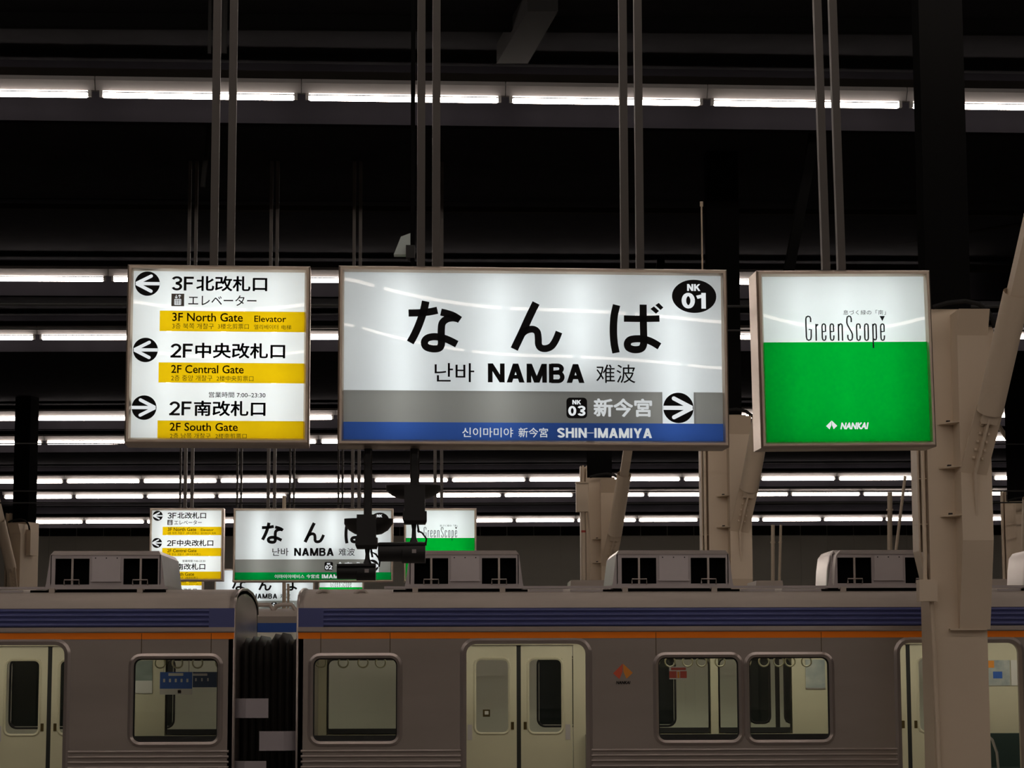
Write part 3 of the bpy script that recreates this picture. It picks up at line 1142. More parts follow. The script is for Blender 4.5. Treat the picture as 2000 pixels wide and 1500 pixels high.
def leaf(car, x0, x1, win, name='door_leaf'):
    """a closed door leaf on the far side"""
    y = FY - .07
    zt = P(900, 1262, FY).z
    z0w, z1w = P(900, 1430, FY).z, P(900, 1289, FY).z
    h = [(win[0] - .012, win[1] + .012, z0w - .012, z1w + .012)]
    d = MB().wall(x0, x1, y, y + .03, ZFLOOR, zt, h).build(name, 'cream', car, world=True)
    MB().ring(win[0], win[1], z0w, z1w, .06, .035, y - .012, y + .03).build('window_rim', 'cream', d, True)
    MB().box(win[0] - .01, win[1] + .01, y + .012, y + .018, z0w - .01, z1w + .01).build('pane', 'glass', d)
    return d


def window(car, x0, x1, z0, z1, y, far=False):
    s = 1 if not far else -1
    f = MB().ring(x0, x1, z0, z1, .075, .055, y - .028 * s, y + .05 * s).build('window_frame', 'steelrim' if not far else 'cream', car, True, world=True)
    MB().ring(x0 + .012, x1 - .012, z0 + .012, z1 - .012, .065, .016, y + .02 * s, y + .05 * s).build('gasket', 'gasket', f)
    MB().box(x0, x1, y + .035 * s - .003, y + .035 * s + .003, z0, z1).build('pane', 'glass', f)
    MB().box(x0 + .01, x1 - .01, y + .05 * min(s, 0) + .045 * max(s, 0), y + .05 * max(s, 0) - .045 * min(s, 0) if s > 0 else y - .045, z0, z0 + .06).build('sill', 'gasket', f)
    return f


def train_car(px_end, dr, acs, label, length=19.5, detail=True):
    xe = tx(px_end)
    car = empty('train_car', (xe + dr * length / 2, TY + TW / 2, ZB), label, 'train')
    sx = lambda s: xe + dr * s * PXM                 # s in photo px from the car end at the side plane
    def rng(a, b):
        a, b = sx(a), sx(b)
        return (min(a, b), max(a, b))
    xa, xb = min(xe, xe + dr * length), max(xe, xe + dr * length)
    wz0, wz1 = tz(1447), tz(1285)
    dz = tz(1258)
    wins, doors = [(31, 194)], []
    k = 0
    for d0 in (329, 1180, 2031, 2882):
        doors.append((d0, d0 + 233))
        if d0 < 2800:
            wins += [(d0 + 375, d0 + 532), (d0 + 553, d0 + 710)]
    wins.append((3250, 3400))
    holes = []
    for a, b in wins:
        r = rng(a, b)
        holes.append((r[0] - .012, r[1] + .012, wz0 - .012, wz1 + .012))
    dh = []
    for a, b in doors:
        r = rng(a, b)
        dh.append((r[0] - .012, r[1] + .012, ZB, dz + .012))
    ztop = tz(1247)
    # near side
    MB().wall(xa, xb, TY, TY + .07, ZB, ztop, holes + dh).build('body_side', 'steel', car, world=True)
    MB().wall(xa, xb, FY - .07, FY, ZB, tz(1187), holes + dh).build('body_side', 'cream', car, world=True)
    # stripe and corrugated bands
    MB().box(xa, xb, TY - .004, TY + .06, ztop, tz(1234.5)).build('orange_stripe', 'orange', car, world=True)
    z0, z1 = tz(1234.5), tz(1224)
    MB().profile_x([(TY + .05, z0), (TY - .012, z0), (TY - .02, z0 + .01), (TY - .004, z0 + .018), (TY - .004, z1), (TY + .05, z1)], xa, xb, True, True).build('silver_strip', 'steelrim', car, world=True)
    z0, z1 = tz(1224), tz(1187)
    pts = [(TY + .05, z0)]
    nr = 4
    for i in range(nr):
        for q in range(9):
            pts.append((TY + .006 - .017 * math.sin(math.pi * q / 8) ** .8, z0 + (z1 - z0) * (i + .08 + .84 * q / 8) / nr))
    pts.append((TY + .05, z1))
    e0 = .27 * dr
    MB().profile_x(pts, min(xe + e0, xe + dr * length), max(xe + e0, xe + dr * length), True, True).build('blue_band', 'blueband', car, True, world=True)
    MB().box(min(xe, xe + e0), max(xe, xe + e0), TY - .004, TY + .05, z0, z1).build('blue_band', 'blueband', car, world=True)
    # lower beads between the doors
    spans = [(8, 318), (572, 1170), (1423, 2021), (2274, 2872), (3125, 3500)]
    for a, b in spans:
        r = rng(a, b)
        r = (max(r[0], xa + .01), min(r[1], xb - .01))
        m = MB()
        z0 = tz(1466)
        for i in range(7):
            zz = z0 - i * .055
            m.profile_x([(TY + .01, zz + .014), (TY - .012, zz + .012), (TY - .02, zz), (TY - .012, zz - .012), (TY + .01, zz - .014)], r[0], r[1], True, True)
        m.build('lower_beading', 'steelrim', car, True, world=True)
    # roof
    rp = [(TY + a, b) for a, b in ROOFP]
    inner = [(y + (.05 if y < TY + 1.4 else -.05), z - .05) for y, z in rp]
    MB().profile_x(rp + inner[::-1], xa, xb, True, True).build('roof', 'roof', car, True, world=True)
    # end wall
    x2 = xe + dr * .06
    body = [(TY, ZB)] + rp + [(FY, ZB)]
    ew = MB()
    dY = (TY + .85, FY - .85)
    x_, y_ = min(xe, x2), max(xe, x2)
    ew.profile_x(body, x_, y_, True, True)
    ew.build('end_wall', 'steelrim', car, world=True)
    MB().tube([(xe, TY + .01, ZB + .2), (xe, TY + .01, tz(1187))] + [(xe, TY + a + .01, b) for a, b in ROOFP[1:-1]] + [(xe, FY, tz(1187))], .016, 6).build('end_trim', 'steelrim', car, True, world=True)
    # openings
    for a, b in wins[:4 if detail else 2] + wins[4:]:
        r = rng(a, b)
        if r[1] > tx(-250) and r[0] < tx(2350):
            window(car, r[0], r[1], wz0, wz1, TY)
            window(car, r[0], r[1], wz0, wz1, FY, True)
    for a, b in doors:
        r = rng(a, b)
        if r[1] < tx(-350) or r[0] > tx(2350):
            continue
        MB().ring(r[0], r[1], ZFLOOR, dz, .10, .075, TY - .016, TY + .06, top_only=True).build('doorway_frame', 'steelrim', car, True, world=True)
        c = (r[0] + r[1]) / 2
        for s in (-1, 1):
            x0_, x1_ = (r[0], c - .025) if s < 0 else (c + .025, r[1])
            o = .13 if s < 0 else .10
            o2 = .10 if s < 0 else .13
            lf = leaf(car, x0_, x1_, (x0_ + o, x1_ - o2))
            hx = c + s * .075
            MB().box(hx - .018, hx + .018, FY - .075, FY - .069, P(0, 1428, FY).z, P(0, 1413, FY).z).build('hand_grip', 'dkbrown', lf)
            hx = (r[0] + .055) if s < 0 else (r[1] - .055)
            MB().box(hx - .028, hx + .028, FY - .075, FY - .069, P(0, 1448, FY).z, P(0, 1418, FY).z).build('sticker', 'acpanel', lf)
        MB().box(c - .03, c + .03, FY - .066, FY - .045, ZFLOOR, P(0, 1262, FY).z).build('door_seal', 'gasket', car, world=True)
        MB().box(r[0] - .02, r[1] + .02, FY - .16, FY - .05, P(0, 1262, FY).z, P(0, 1250, FY).z + .12).build('door_header', 'cream', car, world=True)
    # inside
    MB().box(xa + .06, xb - .06, TY + .07, FY - .07, ZFLOOR - .08, ZFLOOR).build('car_floor', 'floor', car, world=True)
    MB().box(xa + .06, xb - .06, TY + .07, FY - .07, tz(1225), tz(1225) + .03).build('car_ceiling', 'cream', car, world=True)
    for yy in (TY + .75, TY + 2.0):
        xs = xa + 1.0
        while xs < xb - 1.0:
            if tx(-500) < xs < tx(2500):
                MB().box(xs, xs + 1.1, yy - .05, yy + .05, tz(1225) - .045, tz(1225)).build('car_lamp', 'carlamp', car, world=True)
            xs += 1.35
    # benches along the far side between doors
    for a, b in ((10, 310), (590, 1150), (1440, 2000), (2290, 2860)):
        r = rng(a, b)
        r = (max(r[0], xa + .1), min(r[1], xb - .1))
        if r[1] < tx(-400) or r[0] > tx(2500):
            continue
        MB().box(r[0], r[1], FY - .55, FY - .07, ZFLOOR + .25, ZFLOOR + .42).box(r[0], r[1], FY - .20, FY - .07, ZFLOOR + .42, tz(1450)).build('bench_seat', 'green_t', car, world=True)
    # strap rail with hanging rings
    MB().tube([(xa + .3, TY + .62, tz(1240)), (xb - .3, TY + .62, tz(1240))], .014, 8).build('strap_rail', 'steelrim', car, world=True)
    for a, b in wins[:3]:
        n = 5 if a > 100 else 4
        for i in range(n):
            s = a + (b - a) * (i + .25) / n + random.uniform(-6, 6)
            o = link('hanging_strap', strap_m, car, True)
            o.location = o.location + Vector((sx(s), TY + .62 + random.uniform(-.01, .01), tz(1240) - .34))
    # roof equipment
    rl = rng(20, 3500)
    zr = P(900, 1147.5, TY + .38).z
    MB().box(max(rl[0], xa + .9), min(rl[1], xb - (.3 if dr > 0 else .75)), TY + .36, TY + .40, zr - .012, zr + .014).build('roof_rail', 'acgrey', car, world=True)
    for (a, b, sh) in acs:
        yfac = (TY + .62)
        x0_, x1_ = P(a, 1140, yfac).x, P(b, 1140, yfac).x
        ac_unit(car, x0_, x1_, sh)
        ye = TY + .385
        zl, zh = P(900, 1159, ye).z, P(900, 1151.5, ye).z
        for f in (.09, .82):
            xx = x0_ + (x1_ - x0_) * f
            MB().box(xx - .03, xx + .03, ye - .04, ye + .12, zl - .03, zr).build('rail_bracket', 'roof', car, world=True)
        MB().box(max(xa + .05, x0_ - .12), min(xb - .05, x1_ + .04), ye, ye + .03, zl, zh).build('shade_strip', 'dark', car, world=True)  # dark box standing in for the shaded gap under the roof rail
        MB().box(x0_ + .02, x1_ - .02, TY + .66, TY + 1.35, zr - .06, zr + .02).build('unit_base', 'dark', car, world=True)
        e1, e2 = (x1_ + .06, x1_ + .42) if dr > 0 else (x0_ - 1.0, x0_ - .2)
        MB().box(e1, e2, ye, ye + .03, zl, zh).build('roof_plate', 'acpanel', car, world=True)
        if dr > 0:
            MB().box(x1_ + .50, x1_ + .95, ye, ye + .03, zl, zh).build('roof_plate', 'acpanel', car, world=True)
    # side panel joints
    for s in (45, 180, 700, 1025):
        x = sx(s)
        MB().box(x - .003, x + .003, TY - .0045, TY + .02, tz(1281), tz(1236)).build('panel_joint', 'dkbrown', car, world=True)
    return car, sx


carR, sxR = train_car(581, 1, [(791, 1022, False), (1196, 1432, False), (1618, 1850, True), (2004, 2236, True)],
                      'stainless train car with blue and orange stripes, its end window right of the bellows')
carR['label'] = 'stainless train car with orange diamond emblem and four roof air conditioners'
carL, sxL = train_car(457, -1, [(89, 322, False)],
                      'stainless train car with one roof air conditioner in front of the direction sign')
# lifting eyes on the roof edge
for px in (634, 708):
    c = P(px, 1160, TY + .3)
    m = MB()
    m.tube([(c.x - .09, c.y, c.z - .05), (c.x - .075, c.y, c.z + .01), (c.x - .03, c.y, c.z + .035), (c.x + .02, c.y + .02, c.z + .03), (c.x + .06, c.y + .03, c.z - .005), (c.x + .10, c.y + .02, c.z - .05)], .02, 8)
    m.build('lifting_eye', 'roof', carR, True, world=True)
# emblem and its word on the car side
m1, m2 = MB(), MB()
ep = lambda a, b: (tx(880 + a / 3.262), tz(1040 + b / 3.262))
m1.poly([(q[0], TY - .003, q[1]) for q in (ep(*p) for p in LOGO_L)])
m2.poly([(q[0], TY - .003, q[1]) for q in (ep(*p) for p in LOGO_R)])
m1.build('emblem', 'logo_red', carR, world=True)
m2.build('emblem', 'logo_orange', carR, world=True)
lt = fit_text('NANKAI', (tx(1203), tz(1337), tx(1231), tz(1331)), 'black', None, TY - .003, .04, .2)
lt.parent = carR
lt.location = -Vector(carR.location)
# fold-guard plates at the car ends
def guard(car, px0, px1, py0, py1, s):
    x0, x1, z0, z1 = tx(px0), tx(px1), tz(py1), tz(py0)
    xm = x0 + (x1 - x0) * (.36 if s > 0 else .64)
    t = .015
    m = MB()
    if s > 0:
        m.hexa([(x0, TY + .10, z0), (xm, TY - .0, z0), (xm, TY + t, z0), (x0, TY + .10 + t, z0)], [(x0, TY + .10, z1), (xm, TY, z1), (xm, TY + t, z1), (x0, TY + .10 + t, z1)])
        m.box(xm, x1, TY, TY + t, z0, z1)
    else:
        m.box(x0, xm, TY, TY + t, z0, z1)
        m.hexa([(xm, TY, z0), (x1, TY + .10, z0), (x1, TY + .10 + t, z0), (xm, TY + t, z0)], [(xm, TY, z1), (x1, TY + .10, z1), (x1, TY + .10 + t, z1), (xm, TY + t, z1)])
    m.build('guard_plate', 'plate', car, world=True)


guard(carL, 456, 525, 1363, 1401, 1)
guard(carL, 456, 522, 1485, 1523, 1)
guard(carR, 508, 582, 1427, 1465, -1)
guard(carR, 508, 582, 1549, 1587, -1)
# gangway bellows between the cars
gx0, gx1 = tx(457) + .02, tx(581) - .02
bel = empty('gangway_bellows', ((gx0 + gx1) / 2, TY + 1.4, ZB), 'black rubber gangway bellows between the two train cars', 'bellows')
nf = 8
tops = [1250, 1247, 1246, 1254, 1242, 1240, 1252, 1248]
for i in range(nf):
    a = gx0 + (gx1 - gx0) * i / nf
    b = gx0 + (gx1 - gx0) * (i + 1) / nf
    c = (a + b) / 2
    zt = P(500, tops[i], TY + .7).z
    h = (b - a) / 2 * 1.05
    m = MB()
    sec = [(c - h, .10), (c - h * .6, .02), (c, -.03), (c + h * .6, .02), (c + h, .10)]
    vs, n = [], len(sec)
    for (y, z, dirz) in ((TY + .62, ZB + .1, 0), (TY + .62, zt - .30, 0), (TY + .60, zt - .27, 0), (TY + .62, zt - .05, 0)):
        for x, d in sec:
            vs.append((x, y + d, z + random.uniform(-.006, .006)))
    for x, d in sec:
        vs.append((x, TY + .78, zt - d * .9))
    for x, d in sec:
        vs.append((x, TY + 2.05, zt - d * .9))
    for x, d in sec:
        vs.append((x, TY + 2.2 - d, zt - .1))
    for x, d in sec:
        vs.append((x, TY + 2.2 - d, ZB + .1))
    fs = []
    for r in range(7):
        for k in range(n - 1):
            fs.append((r * n + k, r * n + k + 1, (r + 1) * n + k + 1, (r + 1) * n + k))
    m.add(vs, fs)
    m.build('bellows_fold', 'bellows', bel, True, world=True)

# second train on the next track, seen through the windows and over the gap
T2 = TY + 4.15
t2 = empty('train_car', (0, T2 + 1.4, ZB), 'pale train car with blue stripe seen through the stainless train', 'train')
q = lambda px: P(px, 1300, T2).x
qz = lambda py: P(900, py, T2).z
xa, xb = -14.0, 16.0
w2 = [(q(24), q(338), qz(1416), qz(1287)), (q(1053), q(1315), qz(1416), qz(1287))]
dr2 = [(q(1440), q(1596), ZB, qz(1262))]
MB().wall(xa, xb, T2, T2 + .06, ZB, qz(1234), w2 + dr2).build('body_side', 'creampale', t2, world=True)
MB().box(xa, xb, T2 - .004, T2 + .06, qz(1234), qz(1216)).build('blue_stripe', 'trainblue', t2, world=True)
MB().box(xa, xb, T2, T2 + .06, qz(1216), qz(1203)).build('gutter_band', 'steel', t2, world=True)
zz = qz(1203)
rp = [(T2 + .0, zz), (T2 + .08, zz + .05), (T2 + .3, zz + .09), (T2 + .9, zz + .12), (T2 + 1.4, zz + .125), (T2 + 1.9, zz + .12), (T2 + 2.5, zz + .09), (T2 + 2.8, zz)]
MB().profile_x(rp + [(T2 + 2.8, ZB), (T2 + 2.74, ZB), (T2 + 2.74, zz - .03), (T2 + .06, zz - .03)], xa, xb, True, True).build('roof', 'roof', t2, True, world=True)
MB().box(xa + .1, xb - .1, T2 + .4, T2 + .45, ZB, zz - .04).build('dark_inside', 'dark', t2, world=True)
for (a, b, c, d) in w2:
    f = MB().ring(a, b, c, d, .07, .04, T2 - .01, T2 + .05).build('window_frame', 'gasket', t2, True, world=True)
    MB().box(a, b, T2 + .03, T2 + .034, c, d).build('pane', 'glassdark', f)
for (a, b, wa, wb2) in ((1440, 1513.5, 1465, 1502), (1522.5, 1596, 1533, 1571)):
    d = MB().wall(q(a), q(b), T2 + .02, T2 + .05, ZB + .9, qz(1262), [(q(wa), q(wb2), qz(1413), qz(1287))]).build('door_leaf', 'creampale', t2, world=True)
    MB().ring(q(wa) + .01, q(wb2) - .01, qz(1413) + .01, qz(1287) - .01, .06, .03, T2 + .01, T2 + .05).build('window_frame', 'gasket', d, True)
    MB().box(q(wa), q(wb2), T2 + .035, T2 + .04, qz(1413), qz(1287)).build('pane', 'glassdark', d)
MB().box(q(1513.5), q(1522.5), T2 + .03, T2 + .05, ZB + .9, qz(1262)).build('door_seal', 'gasket', t2, world=True)
for px in (505, 548):
    c = P(px, 1194, T2 + .25)
    MB().tube([(c.x - .10, c.y, zz + .05), (c.x - .06, c.y, zz + .13), (c.x, c.y, zz + .15), (c.x + .14, c.y, zz + .15), (c.x + .2, c.y, zz + .06)], .028, 8).build('lifting_eye', 'roof', t2, True, world=True)
for (a, b, pt) in ((1108, 1197, 1133), (1470, 1536, 1134), (1925, 1990, 1131)):
    yy = T2 + 1.0
    x0_, x1_, z1_ = P(a, 1140, yy).x, P(b, 1140, yy).x, P(a, pt, yy).z
    MB().hexa([(x0_, yy, zz + .08), (x1_, yy, zz + .08), (x1_, yy + .9, zz + .08), (x0_, yy + .9, zz + .08)],
              [(x0_ + .05, yy, z1_), (x1_ - .05, yy, z1_), (x1_ - .05, yy + .9, z1_), (x0_ + .05, yy + .9, z1_)]).build('roof_vent', 'roof', t2, world=True)


# ---- notices inside and on the train
def flat(name, px, Y, mt, label, cat, extra=None, thick=.006):
    x0, x1 = P(px[0], 1300, Y).x, P(px[2], 1300, Y).x
    z0, z1 = P(900, px[3], Y).z, P(900, px[1], Y).z
    e = empty(name, ((x0 + x1) / 2, Y, z0), label, cat)
    MB().box(x0, x1, Y - thick, Y, z0, z1).build('sheet', mt, e, world=True)
    for (a, b, c, d, m2) in (extra or []):
        MB().box(x0 + (x1 - x0) * a, x0 + (x1 - x0) * c, Y - thick - .002, Y - thick + .001, z1 - (z1 - z0) * d, z1 - (z1 - z0) * b).build('print', m2, e, world=True)
    return e


flat('poster', (263, 1288, 298, 1352), FY - .075, 'poster_photo', 'framed landscape poster on the cream wall of the left train car', 'poster', [(.0, .62, 1, 1, 'poster_white')])
pb = flat('hanging_poster', (313, 1311, 376, 1355), TY + 1.5, 'poster_blue', 'blue hanging poster with white writing under the train car ceiling', 'poster', [(0, .74, 1, 1, 'poster_white'), (.56, .80, .66, .95, 'red'), (.26, .05, .72, .17, 'poster_white'), (.1, .30, .16, .45, 'poster_white'), (.28, .30, .34, .45, 'poster_white'), (.46, .30, .52, .45, 'poster_white'), (.64, .30, .70, .45, 'poster_white'), (.82, .30, .88, .45, 'poster_white')])
flat('hanging_poster', (377, 1311, 424, 1341), TY + 2.1, mat('poster dim blue', (.015, .04, .11), .5), 'dim dark blue hanging poster beside the bright blue poster in the train', 'poster', [(.0, .1, .6, .25, 'acpanel'), (.1, .4, .16, .6, 'acpanel'), (.35, .4, .41, .6, 'acpanel'), (.6, .4, .66, .6, 'acpanel')])
flat('sticker', (1307, 1303, 1341, 1328), TY + .045, 'poster_white', 'small red and white notice sticker on the train window', 'sticker', [(0, .36, .42, .90, 'red'), (.62, .36, 1, .90, 'red'), (.46, .4, .58, .9, 'logo_orange'), (.1, .08, .95, .28, 'red')], .003)
flat('poster', (1573, 1290, 1611, 1348), FY - .075, 'poster_art', 'framed poster with blue figure seen through the train window', 'poster', [(0, .96, 1, 1, 'steelrim')])
flat('poster', (1921, 1292, 1972, 1342), FY - .075, 'poster_art', 'colourful poster above the dark seat inside the open train door', 'poster', [(.1, .02, .4, .3, 'logo_orange'), (.35, .45, .7, .72, 'poster_blue')])
flat('poster', (1974, 1292, 2010, 1342), FY - .075, 'poster_white', 'plain white poster beside the colourful poster in the train', 'poster')
flat('sticker', (943, 1386, 957, 1400), FY - .06, 'dkbrown', 'small square dark sticker on the far train door window', 'sticker', [(.25, .2, .8, .7, 'poster_white')], .003)
# hanging-poster clips reach the car ceiling
for px, Y in ((320, TY + 1.5), (369, TY + 1.5)):
    c = P(px, 1311, Y)
    MB().box(c.x - .004, c.x + .004, Y - .004, Y, c.z - .01, tz(1225)).build('clip', 'steelrim', pb, world=True)
# curved grab rail by the far bench
c0 = [P(1925, 1432, FY - .6), P(1938, 1445, FY - .6), P(1947, 1470, FY - .6), P(1951, 1510, FY - .6), P(1952, 1560, FY - .6)]
MB().tube([(v.x, FY - .6, v.z) for v in c0], .016, 8).build('grab_rail', 'chrome', carR, True, world=True)


# ------------------------------------------------------------------ steel columns
CY = 22.7


def column():
    X = lambda px, Y=CY: P(px, 1150, Y).x
    # the column shaft is upright, so use one x for each edge; heights from the middle of the column
    Zp = lambda py, Y=CY: P(1870, py, Y).z
    base = (X(1870), CY + .25, -.02)
    e = empty('steel_column', base)
    xL, xM, xR = X(1818), X(1870), X(1926)
    MB().box(xL, xR, CY, CY + .5, -.02, Zp(604)).build('shaft', 'paint', e, world=True)
    pr = [(CY + .02, Zp(1229)), (CY - .05, Zp(1229)), (CY - .30, Zp(1055, CY - .3)), (CY - .30, Zp(655, CY - .3)), (CY - .42, Zp(603, CY - .42)), (CY + .02, Zp(603, CY - .42))]
    MB().profile_x(pr, xM, xR + .02, True, True).build('bracket_box', 'paint', e, world=True)
    MB().box(xM - .1, xR - .02, CY - .07, CY, Zp(1231), Zp(1228)).build('ledge', 'paint', e, world=True)
    for py in (830, 916, 1010):
        z = Zp(py)
        m = MB()
        m.add([(xM, CY - .29, z), (xM, CY, z), (xM - .16, CY, z), (xM, CY - .29, z + .016), (xM, CY, z + .016), (xM - .16, CY, z + .016)], [(0, 2, 1), (3, 4, 5), (0, 1, 4, 3), (1, 2, 5, 4), (2, 0, 3, 5)])
        s = m.build('stiffener', 'paint', e, world=True)
        MB().box(xM - .085, xM - .05, CY - .10, CY - .06, z + .016, z + .036).build('bolt', 'gasket', s)
    # companion channel post on the left
    a, b = X(1793, CY + .15), X(1817, CY + .15)
    zt, zb, zz_ = Zp(560), Zp(1075), Zp(1142)
    m = MB()
    m.box(a, a + .018, CY + .05, CY + .35, zb, zt)
    m.hexa([(a + .075, CY + .05, zz_), (a + .093, CY + .05, zz_), (a + .093, CY + .35, zz_), (a + .075, CY + .35, zz_)], [(a, CY + .05, zb), (a + .018, CY + .05, zb), (a + .018, CY + .35, zb), (a, CY + .35, zb)])
    m.box(b - .016, b, CY + .02, CY + .3, zz_, zt)
    m.box(a + .018, b - .016, CY + .3, CY + .33, zb, zt)
    for py in (935, 1024):
        m.box(a, b, CY + .06, CY + .3, Zp(py), Zp(py) + .012)
    m.build('side_channel', 'paint', e, world=True)
    cx = X(1806, CY + .05)
    c2 = X(1818, CY)
    zj0, zj1 = Zp(1175), Zp(1133)
    MB().tube([(cx, CY - .01, zt), (cx, CY - .01, Zp(1085)), (cx - .012, CY - .04, zj1)], .021, 8).build('conduit', 'paint', e, True, world=True)
    MB().box(X(1789), X(1824), CY - .17, CY - .02, zj0, zj1).build('junction_box', 'paint', e, world=True)
    MB().tube([(c2 - .01, CY - .06, zj0), (c2 + .005, CY - .045, Zp(1240)), (c2 + .03, CY - .04, Zp(1500)), (c2 + .03, CY - .04, 0)], .024, 8).build('conduit', 'paint', e, True, world=True)
    # raking brace: inner beam, pipe sleeve, gusset plates
    y0 = CY - .32
    p0 = P(1902, 925, y0)
    p1 = P(1933, 803, y0 - .26)
    p2 = P(1986, 572, y0 - .95)
    p3 = P(2062, 240, y0 - 1.2)
    d = (p2 - p1).normalized()
    p3 = p2 + d * 1.5
    MB().bar(p1 - d * .1, p3, .16, .2, up=(0, 1, 0)).build('brace_beam', 'paint', e, world=True)
    MB().bar(p3, p3 + d * ((9.22 - p3.z) / d.z), .13, .17, up=(0, 1, 0)).build('brace_extension', 'dark', e, world=True)
    sl = MB().tube([p1, p2], .132, 20, False).tube([p1, p2], .124, 20, False).build('brace_sleeve', 'paint', e, True, world=True)
    # gusset: parallel plate below the sleeve, fading into the bracket box
    dn = Vector((0, -1, 0)) - d * Vector((0, -1, 0)).dot(d)
    sd = d.cross(dn).normalized()
    foot = Vector((p0.x, CY - .30, p0.z))
    g = MB()
    wv = .135
    g.hexa([foot - sd * wv + Vector((0, .0, 0)), foot + sd * wv, foot + sd * wv + Vector((0, .03, 0)), foot - sd * wv + Vector((0, .03, 0))],
           [p1 - sd * wv + d * .05, p1 + sd * wv + d * .05, p1 + sd * wv + d * .05 + Vector((0, .03, 0)), p1 - sd * wv + d * .05 + Vector((0, .03, 0))])
    g.build('gusset_plate', 'paint', e, world=True)
    f2 = Vector((P(1908, 1008, CY - .3).x, CY - .30, P(1908, 1008, CY - .3).z))
    fin = MB()
    nrm = Vector((0, -1, 0))
    pk = p1 + d * .04
    fin.add([f2 - Vector((.012, 0, 0)), pk + nrm * .10 - sd * .012, pk - sd * .012, foot - Vector((.012, 0, 0)), f2 + Vector((.012, 0, 0)), pk + nrm * .10 + sd * .012, pk + sd * .012, foot + Vector((.012, 0, 0)),
             foot + nrm * .10 - Vector((.012, 0, 0)), foot + nrm * .10 + Vector((.012, 0, 0))],
            [(0, 8, 1, 2, 3), (4, 7, 6, 5, 9), (0, 4, 9, 8), (8, 9, 5, 1), (1, 5, 6, 2), (2, 6, 7, 3), (3, 7, 4, 0)])
    fin.build('gusset_fin', 'paint', e, world=True)
    m = MB()
    for i in range(6):
        c = foot.lerp(p1, .25 + i * .13)
        for s in (-1, 1):
            cc = c + sd * s * .045
            m.box(cc.x - .012, cc.x + .012, cc.y - .03, cc.y, cc.z - .012, cc.z + .012)
    m.build('gusset_bolts', 'paint', e, world=True)
    # head: flexible hose and bracket
    hp = [P(x, y, CY - .1) for x, y in ((1822, 600), (1850, 592), (1885, 588), (1912, 594), (1930, 608), (1938, 622), (1942, 640))]
    MB().tube(hp, .024, 8).build('hose', 'duct', e, True, world=True)
    MB().box(xR + .02, xR + .14, CY - .05, CY + .3, Zp(760), Zp(640)).build('head_plate', 'paint', e, world=True)
    MB().box(xL + .05, xR - .05, CY + .1, CY + .45, Zp(604), 9.25).build('head_post', 'dark', e, world=True)
    return e, p1


col, pj = column()
tag(col, 'large cream steel column with raking tubular brace in front of the train', 'column')


def col_copy(px, py, label, rot=0.0, Y=None):
    d = ray(px, py)
    p = EYE + d * ((pj.z - EYE.z) / d.z) if Y is None else P(px, py, Y)
    c = copy_tree(col)
    c['label'] = label
    c.location = col.location + Vector((p.x - pj.x, p.y - pj.y, 0))
    if rot:
        c.rotation_euler.z = rot
        off = Vector((pj.x - col.location.x, pj.y - col.location.y, 0))
        off2 = Matrix.Rotation(rot, 3, 'Z') @ off
        c.location = Vector((p.x, p.y, 0)) - off2 + Vector((0, 0, col.location.z))
    dz = zc(c.location.y) - 9.25
    for ch in c.children:
        n = ch.name.split('.')[0]
        if n in ('head_post', 'brace_extension'):
            me = ch.data.copy()
            zt = max(v.co.z for v in me.vertices)
            for v in me.vertices:
                if v.co.z > zt - .3:
                    v.co.z += dz
            ch.data = me
    return c


col_copy(1463, 954, 'cream steel column with tubular brace rising behind a roof air conditioner')
c3 = col_copy(1201, 1043, 'cream steel column with tubular brace beside the white switch box')
col_copy(21, 1106, 'distant cream steel column left of the train roof air conditioner', R(-24))
col_copy(2006, 1075, 'distant cream steel column behind the large column', R(-20))

# switch box on a white pole, in front of the third column
SBY = c3.location.y - 1.0
v = P(1141, 1145, SBY)
e = empty('switch_box', (v.x, SBY, 0), 'white switch box on a pole with a red band', 'switch box')
x0, x1 = P(1125, 970, SBY).x, P(1148, 970, SBY).x
z0, z1 = P(1137, 1000, SBY).z, P(1137, 944, SBY).z
MB().box(x0, x1, SBY - .1, SBY + .12, z0, z1).build('box', 'paint', e, world=True)
MB().box(x0 - .01, x1 + .01, SBY - .12, SBY + .14, z1, z1 + .02).build('box_lid', 'paint', e, world=True)
px0 = P(1140, 1080, SBY).x
MB().tube([(px0, SBY, -.03), (px0, SBY, z0)], .04, 10).build('pole', 'paint', e, True, world=True)
zr_ = P(1140, 1038, SBY).z
MB().tube([(px0, SBY, zr_ - .02), (px0, SBY, zr_ + .02)], .043, 10).build('red_band', 'red', e, True, world=True)
px1 = P(1152, 1080, SBY).x
MB().tube([(px1, SBY + .05, -.03), (px1, SBY + .05, P(1152, 1048, SBY).z), (px1 - .03, SBY + .05, P(1148, 1000, SBY).z), (px1 - .03, SBY + .05, z1)], .02, 8).build('conduit', 'paint', e, True, world=True)

# thin white posts behind the train
def post(px, y0, y1, Y, r, label, lean=0, kind='post'):
    a = P(px, y1, Y)
    b = P(px + lean, y0, Y)
    # posts run from the ceiling light rows down to the platform behind the trains
    d = (a - b)
    k = (a.z - 0.0) / max(1e-3, b.z - a.z)
    foot = a - (b - a) * k
    e = empty('hanger_post', (foot.x, foot.y, 0), label, kind)
    MB().tube([foot, b], r, 8).build('tube', 'paint', e, True, world=True)
    MB().box(foot.x - .1, foot.x + .1, foot.y - .1, foot.y + .1, -.02, .02).build('foot_plate', 'paint', e, world=True)
    m_ = a.lerp(b, .7)
    MB().tube([m_ - Vector((0, 0, .015)), m_ + Vector((0, 0, .015))], r * 1.4, 8).build('collar', 'paint', e, True, world=True)


